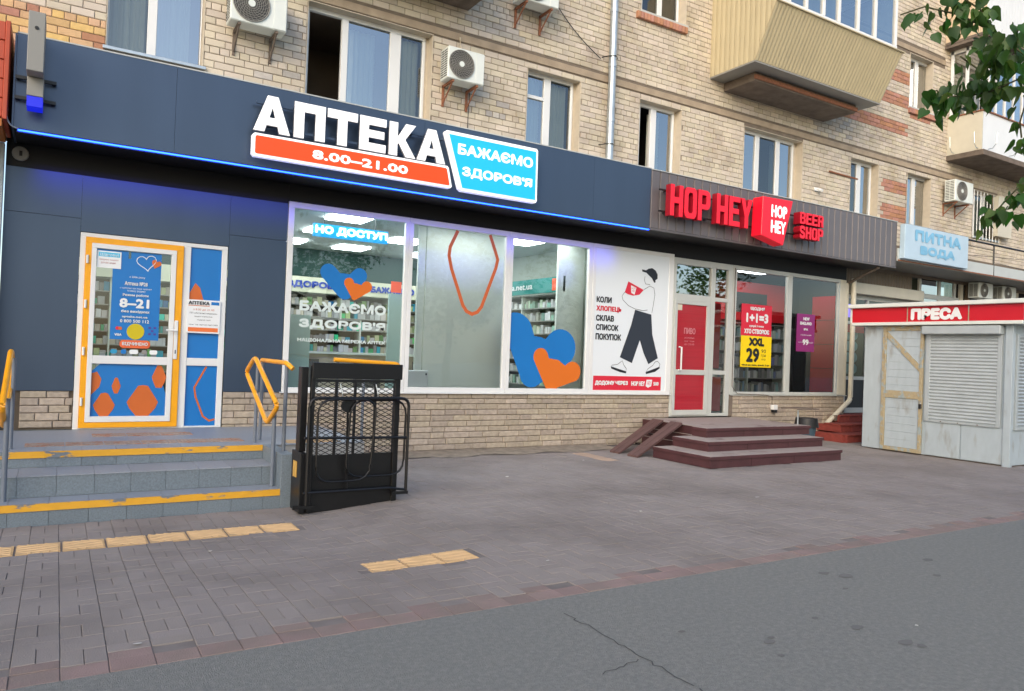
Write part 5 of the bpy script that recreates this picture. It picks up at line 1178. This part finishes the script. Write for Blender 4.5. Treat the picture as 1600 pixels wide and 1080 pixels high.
# urn / bin and metal stand at the right end of the steps
bn = thing('litter_bin', 'dark bin with a black bag behind the right end of the maroon steps', 'bin', (12.9, 9.9, 0))
mb = MB(); n = 18
for i in range(n):
    a, b = 2*math.pi*i/n, 2*math.pi*(i+1)/n
    for z0, z1, r0, r1 in ((0,.34,.15,.19),(.34,.52,.24,.21),(.52,.53,.21,.02)):
        mb.quad((13.0+r0*math.cos(a),9.75+r0*math.sin(a),z0),(13.0+r0*math.cos(b),9.75+r0*math.sin(b),z0),(13.0+r1*math.cos(b),9.75+r1*math.sin(b),z1),(13.0+r1*math.cos(a),9.75+r1*math.sin(a),z1))
mb2 = MB(); mb2.v = mb.v; mb2.f = [f for i, f in enumerate(mb.f) if i % 3 == 0]; mb2.build('bucket', mat('bin_blue', '#3d5260', .6), bn, weld=True)
mb3 = MB(); mb3.v = mb.v; mb3.f = [f for i, f in enumerate(mb.f) if i % 3]; mb3.build('bin_bag', m_blackp, bn, smooth=True, weld=True)
sd_ = thing('metal_stand', 'small steel grate shelf on a thin post by the bin', 'stand', (12.1, 9.2, .33))
MB().tube([(11.75,9.0,.33),(11.75,9.0,.78)], .014, 8).build('post', m_galv, sd_)
for k in range(7): B('slat', m_concd, sd_, (11.55+k*.09, 11.58+k*.09, 8.85, 9.2, .775, .79))
B('rim', m_concd, sd_, (11.53, 12.15, 8.84, 8.849, .76, .79), (11.53, 12.15, 9.201, 9.21, .76, .79))

# ------------------------------------------------------------------ next shops on the right
YN = 10.85
nb_ = thing('neighbour_shopfront', 'shopfront beyond the cream drainpipe with a roller shutter box and brown cladding', 'shopfront', (17.5, YN, 0))
for i in range(26):
    a = 15.42+i*.115; MB().add([(a,YN,3.58),(a+.03,YN-.02,3.58),(a+.085,YN-.02,3.58),(a+.115,YN,3.58),(a,YN,4.25),(a+.03,YN-.02,4.25),(a+.085,YN-.02,4.25),(a+.115,YN,4.25)], [(0,1,5,4),(1,2,6,5),(2,3,7,6)]).build('cladding_strip', mat('brown_cladding', '#6e6253', .5, rand=.06), nb_, fix=False)
B('shutter_box', m_cream, nb_, (15.75, 18.6, YN-.22, YN, 3.30, 3.56), bevel=.01); B('frame', m_pvcg, nb_, (15.55, 18.7, YN-.02, YN+.04, 3.2, 3.295), (15.55, 15.80, YN-.02, YN+.04, .6, 3.2), (16.55, 16.62, YN-.02, YN+.04, .6, 3.2), (18.6, 18.7, YN-.02, YN+.04, .6, 3.2), (15.80, 18.6, YN-.019, YN+.039, 2.60, 2.66))
B('door_panel', m_blackp, nb_, (15.80, 16.55, YN+.0, YN+.02, .62, 1.28)); B('door_rail', m_pvcg, nb_, (15.80, 16.55, YN-.018, YN+.038, 1.281, 1.36)); B('door_rail', m_pvcg, nb_, (15.80, 16.55, YN-.018, YN+.038, .50, .62))
MB().quad((15.8,YN+.01,1.36),(16.55,YN+.01,1.36),(16.55,YN+.01,3.2),(15.8,YN+.01,3.2)).build('pane', m_glass, nb_, fix=False); MB().quad((16.62,YN+.01,.6),(18.6,YN+.01,.6),(18.6,YN+.01,3.2),(16.62,YN+.01,3.2)).build('pane', m_glass, nb_, fix=False)
B('interior', mat('dim_shop', '#40504c', .8), nb_, (15.45, 18.8, 12.4, 12.45, .3, 3.9), (15.45, 15.5, YN+.05, 12.4, .3, 3.9), (18.8, 18.85, YN+.05, 12.4, .3, 3.9), (15.45, 18.8, YN+.05, 12.4, 3.9, 3.95), (15.45, 18.8, YN+.05, 12.4, .25, .3))
B('lit_panel', mat('warm_panel', '#e0b890', .6, emit='#ffd9b0', estr=.9), nb_, (17.1, 18.4, 11.5, 11.55, 2.75, 3.15)); B('lit_panel', mat('violet_panel', '#6a5fb0', .6, emit='#8a70e0', estr=.7), nb_, (15.85, 16.3, 11.1, 11.12, 2.78, 3.1)); B('lit_panel', mat('amber_panel', '#e08a3a', .6, emit='#ff9a40', estr=.8), nb_, (15.8, 16.25, 11.13, 11.15, 2.74, 2.86))
for k in range(4): tag(MB().prismY(rrect(15.88, 1.42+k*.27, 16.5, 1.66+k*.27, .10), 11.0, 11.25).build('pillow', m_teal2, bevel=.03), ('bottom','second from bottom','third from bottom','topmost')[k]+' pale teal pillow stacked behind the glass left of the kiosk', 'pillow', 'pillows stacked behind the glass')
B('red_band', m_redk, nb_, (15.84, 16.5, YN+.012, YN+.016, 2.40, 2.58))
rs = thing('steps', 'low red brick steps between the beer shop and the kiosk', 'steps', (16, 10, 0))
for k, (xa_, ya_, z0, z1) in enumerate(((14.05, 9.55, 0, .17), (14.4, 9.95, .17, .34), (14.9, 10.35, .34, .50))):
    x = xa_
    while x < 17.2:
        MB().chamf(x+.004, x+.356, ya_, ya_+.10, z0+.002, z1-.032, .006).build('brick', m_redbr, rs); B('brick', m_redbr, rs, (x+.003, x+.357, ya_-.02, ya_+.42, z1-.03, z1), bevel=.004); x += .36
    B('core', m_redbr, rs, (xa_+.02, 17.2, ya_+.101, 11.0, z0, z1-.031))
B('side', m_redbr, rs, (13.98, 14.04, 9.6, 10.5, 0, .165))
wg = thing('window_bay', 'grid of white framed windows above the kiosk roof', 'window', (19.5, YN, 2))
fx = (18.72, 19.62, 20.35); fb = MB()
fb.box(18.70, 20.60, YN-.02, YN+.04, 4.20, 4.28); fb.box(18.70, 20.60, YN-.02, YN+.04, .5, .6); fb.box(18.70, 20.60, YN-.02, YN+.04, 3.42, 3.54)
for x in fx: fb.box(x, x+.10, YN-.018, YN+.038, .6, 3.42); fb.box(x, x+.10, YN-.018, YN+.038, 3.54, 4.20)
fb.build('frame', m_pvcg, wg, bevel=.004)
for a, b in ((18.82,19.62),(19.72,20.35)):
    for c, d in ((.6,3.42),(3.54,4.2)): MB().quad((a,YN+.01,c),(b,YN+.01,c),(b,YN+.01,d),(a,YN+.01,d)).build('pane', m_glasst, wg, fix=False)
B('backing', m_room, wg, (18.7, 20.6, YN+.6, YN+.62, .5, 4.3))
fw2 = thing('facade_wall', 'plain lower facade wall behind the kiosk with brown pilasters', 'wall', (24, YN, 0)); B('wall', m_dark, fw2, (20.6, 27, YN+.02, YN+.1, 0, 4.3)); 
for x in (20.62, 20.95, 21.6, 22.85, 23.6, 24.6): B('pilaster', m_cream if x != 20.95 else m_curtaind, fw2, (x, x+.14, YN-.04, YN+.018, 0, 4.25))
B('wall', m_mortar, fw2, (15.4, 27, YN+.03, YN+.1, 4.26, 5.0))
# canopy with water sign and railing
cn = thing('canopy', 'grey concrete canopy with pale metal edge carrying the water sign', 'canopy', (20, 10, 4)); B('slab', m_conc, cn, (15.95, 27, YF+.02, YB-.02, 4.02, 4.10)); B('edge', m_pvcg, cn, (15.95, 27, YF-.01, YF+.018, 4.0, 4.28)); B('underside', m_acg, cn, (15.95, 27, YF+.021, YB-.02, 3.985, 4.018))
B('rust_line', m_rust, cn, (15.95, 27, YF-.015, YF-.011, 4.0, 4.03))
rl = thing('railing', 'thin black metal railing on the canopy right of the water sign', 'railing', (21, YF, 4.3)); MB().tube([(18.6,YF,4.80),(27,YF,4.80)], .022, 6).build('top_bar', m_blackm, rl); MB().tube([(18.6,YF,4.66),(20.1,YF,4.66)], .010, 5).build('bar', m_blackm, rl)
for x in (20.1, 23.0, 26.0): MB().tube([(x,YF,4.0),(x,YF,4.80)], .020, 6).build('post', m_blackm, rl)
for a, b in (((18.7,4.42),(20.1,4.50)),((20.1,4.50),(22.6,4.62)),((20.1,4.36),(22,4.30))): MB().tube([(a[0],YF,a[1]),(b[0],YF,b[1])], .006, 4).build('wire', m_blackm, rl)
wv_ = thing('sign', 'pale blue light box sign reading ПИТНА ВОДА on the canopy', 'sign', (17.3, 9.7, 4.0)); B('box', mat('pale_blue_face', '#b4cad8', .5, var=.05, vscale=3), wv_, (16.0, 18.64, 9.62, 9.74, 4.05, 4.82), bevel=.008)
m_wt = mat('faded_cyan_print', '#7db7d6', .5, var=.1, vscale=6); text('ПИТНА', 16.38, 18.30, 4.48, 4.74, 9.614, m_wt, wv_, bold=.10); text('ВОДА', 16.60, 18.05, 4.16, 4.40, 9.614, m_wt, wv_, bold=.10)
# bars and yellow box by the barred window
br_ = thing('window_bars', 'white bars and folded awning before the window right of the air conditioner', 'window bars', (21.7, 10.7, 5.2))
for k in range(9): MB().tube([(21.0+k*.17,YB-.06,5.2),(21.0+k*.17,YB-.06,6.5)], .012, 5).build('bar', m_pvc, br_)
B('awning', m_cream, br_, (22.0, 22.75, YB-.20, YB-.08, 5.35, 6.45))

# ------------------------------------------------------------------ kiosk
KX = 13.72
kk = thing('kiosk', 'pale blue grey newspaper kiosk with closed shutters and a red ПРЕСА fascia', 'kiosk', (14.8, 7.5, 0))
B('body', m_kiosk, kk, (KX+.02, 16.1, 6.34, 9.0, .02, 2.42)); B('base', m_concd, kk, (KX+.05, 16.05, 6.38, 8.97, -.02, .04))
B('end_panel', m_kiosk, kk, (KX, KX+.019, 8.62, 9.0, .02, 2.40), bevel=.004); B('corner_post', m_kiosk, kk, (KX-.02, KX+.08, 6.30, 6.42, -.01, 2.40), bevel=.006); B('lower_panel', m_kiosk, kk, (KX-.0, KX+.019, 7.12, 7.74, .03, .64), (KX-.0, KX+.019, 6.42, 7.10, .03, .64), bevel=.003)
mbk = MB(); mbk.box(KX-.05, KX-.001, 8.52, 8.60, .03, 2.40); mbk.box(KX-.05, KX-.001, 7.80, 7.86, .03, 2.40); mbk.box(KX-.048, KX-.002, 7.861, 8.519, 2.31, 2.40); mbk.box(KX-.048, KX-.002, 7.861, 8.519, .03, .10)
kd = mbk.build('door_frame', m_tan, kk, bevel=.004); kdr = B('door', m_kiosk, kk, (KX-.022, KX-.001, 7.862, 8.518, .101, 2.309))
for k in range(15): B('board', m_kiosk, kdr, (KX-.03, KX-.0225, 7.863, 8.517, .103+k*.147, .103+k*.147+.1435), bevel=.002)
dk = B('door_rail', m_tan, kk, (KX-.05, KX-.031, 7.862, 8.518, 1.03, 1.17), bevel=.003)
MB().add([(KX-.045,8.51,2.30),(KX-.045,8.51,2.18),(KX-.045,7.87,1.55),(KX-.045,7.87,1.68),(KX-.031,8.51,2.30),(KX-.031,8.51,2.18),(KX-.031,7.87,1.55),(KX-.031,7.87,1.68)], [(0,1,2,3),(0,1,5,4),(1,2,6,5),(2,3,7,6),(3,0,4,7)]).build('brace', m_tan, kk)
for z in (.25, 1.85, 2.2): MB().tube([(KX-.055,8.53,z-.05),(KX-.055,8.53,z+.05)], .018, 8).build('hinge', m_tan, kk)
B('padlock', m_blackp, kk, (KX-.09, KX-.05, 7.79, 7.84, .86, .95), bevel=.01); MB().tube([(KX-.07,7.80,.95),(KX-.07,7.80,1.0),(KX-.07,7.83,1.0),(KX-.07,7.83,.95)], .006, 5).build('hasp', m_galv, kk)
B('shutter_box', m_kslat, kk, (KX-.16, KX-.001, 6.44, 7.78, 2.24, 2.39), bevel=.012); B('shutter_guide', m_kslat, kk, (KX-.03, KX-.001, 7.68, 7.76, .65, 2.24), bevel=.003); B('shutter_guide', m_kslat, kk, (KX-.03, KX-.001, 6.46, 6.53, .65, 2.24), bevel=.003)
n = 26
for i in range(n):
    z0 = .68+i*(2.235-.68)/n; z1 = z0+(2.235-.68)/n
    MB().add([(KX-.012,6.53,z0+.003),(KX-.012,7.68,z0+.003),(KX-.026,7.68,(z0+z1)/2-.004),(KX-.026,6.53,(z0+z1)/2-.004),(KX-.012,7.68,z1-.003),(KX-.012,6.53,z1-.003)], [(0,1,2,3),(3,2,4,5)]).build('shutter_slat', m_kslat, kk, fix=False)
B('shutter_rail', m_kslat, kk, (KX-.03, KX-.001, 6.53, 7.68, .645, .68)); 
for y in (7.45, 7.15, 6.82): B('bolt', m_concd, kk, (KX-.036, KX-.031, y-.012, y+.012, .655, .672))
B('inner_panel', m_kslat, kk, (KX-.011, KX-.001, 6.53, 7.68, .68, 2.24))
# face turned to the street (-Y side)
for i in range(n):
    z0 = .68+i*(2.235-.68)/n; z1 = z0+(2.235-.68)/n
    MB().add([(13.95,6.33,z0+.003),(15.6,6.33,z0+.003),(15.6,6.312,(z0+z1)/2),(13.95,6.312,(z0+z1)/2),(15.6,6.33,z1-.003),(13.95,6.33,z1-.003)], [(0,1,2,3),(3,2,4,5)]).build('shutter_slat', m_kslat, kk, fix=False)
B('shutter_guide', m_kslat, kk, (13.87, 13.95, 6.30, 6.339, .62, 2.26), (15.6, 15.68, 6.30, 6.339, .62, 2.26), (13.95, 15.6, 6.30, 6.339, .62, .68), bevel=.003)
B('roof_edge', m_acw, kk, (13.50, 16.3, 6.05, 9.25, 2.755, 2.83), bevel=.008); B('fascia_lower', m_acw, kk, (13.55, 16.25, 6.10, 9.20, 2.41, 2.47), bevel=.006)
for a, b in ((8.07, 9.20), (6.97, 8.06), (6.10, 6.96)): B('red_panel', m_redk, kk, (13.58, 13.60, a, b, 2.472, 2.753))
B('red_panel', m_redk, kk, (13.601, 16.2, 6.12, 6.14, 2.472, 2.753)); B('fascia_core', m_concd, kk, (13.62, 16.2, 6.15, 9.19, 2.472, 2.753)); 
for y in (8.065, 6.965): B('divider', m_tan, kk, (13.57, 13.579, y-.008, y+.008, 2.472, 2.753))
text('ПРЕСА', 7.07, 8.0, 2.50, 2.72, 13.574, m_whitep, kk, 'lettering', bold=.10, axis='X')
B('end_cap', m_acw, kk, (13.575, 13.62, 9.201, 9.24, 2.472, 2.753))

# ------------------------------------------------------------------ left neighbour: orange awning and white post
oa = thing('awning', 'orange red ribbed awning box at the left edge', 'awning', (-1, 9.6, 4))
for k in range(5):
    z0 = 3.90+k*.205; B('awning_slat', m_orangem, oa, (-2.6, -.60, 9.62+.0, 9.66, z0+.004, z0+.20), bevel=.006)
B('frame', m_orangem, oa, (-.60, -.555, 9.60, 10.5, 3.88, 4.93), bevel=.006); B('back', m_orangem, oa, (-2.6, -.60, 9.661, 10.5, 3.90, 4.92)); B('bottom_board', mat('amber_wood', '#b06a2c', .6), oa, (-2.6, -.60, 9.60, 10.4, 3.80, 3.879))
lw = thing('neighbour_wall', 'dark shop wall and pale corner post at the left edge', 'wall', (-1, 10.5, 0)); B('corner_post', m_kslat, lw, (-.72, -.61, 10.40, 10.52, .46, 3.8), bevel=.004); B('wall', m_dark, lw, (-4, -.73, 10.5, 10.6, 0, 4))
tag(MB().tube(rrpath([(-.56,9.72,4.02),(-.56,9.68,3.9),(-.52,9.70,3.84),(-.46,9.74,3.83)], .03), .008, 6).build('cable', m_kslat), 'short grey cable loop at the left end of the blue strip', 'cable')

# ------------------------------------------------------------------ trees
def leaf_mesh(name, m, s):
    P = [(0,.06),(.26,.0),(.46,.22),(.45,.48),(.26,.78),(0,1.22),(-.26,.78),(-.45,.48),(-.46,.22),(-.26,.0)]
    vs = [(x*s, y*s, .10*s*abs(x)*2-.06*s*y*y) for x, y in P]+[(0, .45*s, -.03*s)]
    me = bpy.data.meshes.new(name); me.from_pydata(vs, [], [(i, (i+1) % 10, 10) for i in range(10)]); me.materials.append(m); me.shade_smooth(); return me
def leafmat(name, c, tr):
    m = mat(name, c, .5, rand=.25, hue=.02, var=.1, vscale=30); n = m.node_tree.nodes; l = m.node_tree.links; b = n['Principled BSDF']; out = n['Material Output']
    t = n.new('ShaderNodeBsdfTranslucent'); t.inputs[0].default_value = lin(tr); mx = n.new('ShaderNodeMixShader'); mx.inputs[0].default_value = .35
    l.new(b.outputs[0], mx.inputs[1]); l.new(t.outputs[0], mx.inputs[2]); l.new(mx.outputs[0], out.inputs[0]); return m
ml1 = leafmat('linden_leaf', '#2f5220', '#52781c'); ml2 = leafmat('linden_leaf_pale', '#456228', '#7a9434')
lm = [leaf_mesh('leaf', ml1, .056), leaf_mesh('leaf', ml1, .046), leaf_mesh('leaf', ml2, .05), leaf_mesh('leaf', ml1, .066)]
tr = thing('tree', 'green leafy linden branches hanging into the top right corner', 'tree', (6.6, .9, 0))
TO = Vector((6.6, .9, 0))
MB().tube([(6.6,.9,-.1),(6.58,.92,1.2),(6.5,.95,2.4),(6.35,1.0,3.6)], .17, 12).build('trunk', m_bark, tr, smooth=True)
for P_ in ([(6.5,.95,2.5),(5.4,1.1,3.0),(4.4,1.3,3.05),(3.91,1.52,2.92)], [(6.4,1.0,3.2),(5.2,1.2,3.5),(4.2,1.3,3.2),(3.46,1.38,3.06)], [(6.5,.95,2.3),(5.3,1.3,2.7),(4.4,1.45,2.65),(4.1,1.58,2.6)]):
    MB().tube(P_, .03, 8).build('limb', m_bark, tr)
twigs = {'A': [(3.91,1.52,2.92),(3.77,1.73,3.08),(3.68,1.82,3.19),(3.58,1.92,3.28),(3.49,2.04,3.34),(3.44,2.13,3.32)], 'A2': [(3.68,1.82,3.19),(3.62,1.85,3.29),(3.55,1.91,3.36)],
 'B': [(3.91,1.52,2.92),(3.63,1.66,2.92),(3.59,1.77,2.88),(3.55,1.86,2.87),(3.51,1.93,2.88),(3.47,1.96,2.91)], 'B2': [(3.59,1.77,2.88),(3.54,1.80,2.97),(3.48,1.86,3.04)],
 'C': [(3.46,1.38,3.06),(3.39,1.56,3.05),(3.38,1.65,2.97),(3.36,1.70,2.94)], 'D': [(4.1,1.58,2.6),(4.01,1.82,2.53),(4.0,1.87,2.48),(3.98,1.93,2.40),(3.98,1.96,2.34)],
 'E': [(3.91,1.52,2.92),(3.74,1.69,2.87),(3.76,1.73,2.76),(3.78,1.73,2.69)], 'F': [(4.1,1.58,2.6),(4.12,1.64,2.35),(4.07,1.80,2.27)]}
dens = {'A': 56, 'A2': 30, 'B': 66, 'B2': 26, 'C': 56, 'D': 34, 'E': 20, 'F': 10}
lr = random.Random(21)
for k, P_ in twigs.items():
    MB().tube(P_, .004, 5).build('twig', m_twig, tr)
    for i in range(dens[k]):
        s = lr.random(); s = .15+.85*s; j = min(len(P_)-2, int(s*(len(P_)-1))); u = s*(len(P_)-1)-j
        c = Vector(P_[j]).lerp(Vector(P_[j+1]), u) + Vector((lr.gauss(0,.032), lr.gauss(0,.032), lr.gauss(-.012,.036)))
        o = bpy.data.objects.new('leaf', lr.choice(lm)); COL.objects.link(o); o.parent = tr; o.location = c-TO
        o.rotation_euler = (lr.uniform(-1.9,-.7), lr.uniform(-.6,.6), lr.uniform(0, 6.28))
# out of frame crown and street trees (seen in reflections, and shading the street)
crown = MB(); cr_ = random.Random(5)
def clump(mb, c, rad, n, rd, s=.10):
    for i in range(n):
        d = Vector((rd.gauss(0,1), rd.gauss(0,1), rd.gauss(0,1))).normalized()*rad*rd.uniform(.55,1.0); p = Vector(c)+d
        a = Vector((rd.uniform(-1,1), rd.uniform(-1,1), rd.uniform(-.6,.6))).normalized()*s; b = a.cross(Vector((rd.uniform(-1,1), rd.uniform(-1,1), 1))).normalized()*s*.7
        mb.add([p-a, p-b, p+a, p+b], [(0,1,2,3)])
clump(crown, (6.8, .2, 4.3), 1.0, 1500, cr_, .05); clump(crown, (7.6, -.4, 5.0), 1.2, 1500, cr_, .06)
stuff(crown.build('crown', ml1, tr, fix=False))
def street_tree(x, y, h, r, seed, label):
    t = thing('tree', label, 'tree', (x, y, 0), 'street trees along the far side of the road'); rd = random.Random(seed)
    MB().tube([(x,y,-.1),(x+.05,y,1.5),(x,y+.05,h*.6)], .16, 9).build('trunk', m_bark, t)
    c = MB()
    for i in range(11): clump(c, (x+rd.uniform(-r,r)*.6, y+rd.uniform(-r,r)*.6, h*.62+rd.uniform(-.3,.36)*h), r*rd.uniform(.35,.6), 240, rd, .14)
    stuff(c.build('crown', ml1, t, fix=False))
for i, (x, y, h, r) in enumerate(((-9,-1.5,8,2.6),(-15,-3,9,3),(-22,-5,9,3.2),(-4,-9,8,2.8),(6.5,-6.5,8,2.4),(14.5,-8,9,3),(22.5,-9,9,3.2),(32,-9,9,3))):
    street_tree(x, y, h, r, 40+i, ('first','second','third','fourth','fifth','sixth','seventh','eighth')[(2,1,0,3,4,5,6,7)[i]]+' leafy street tree from the left in the row across the road')
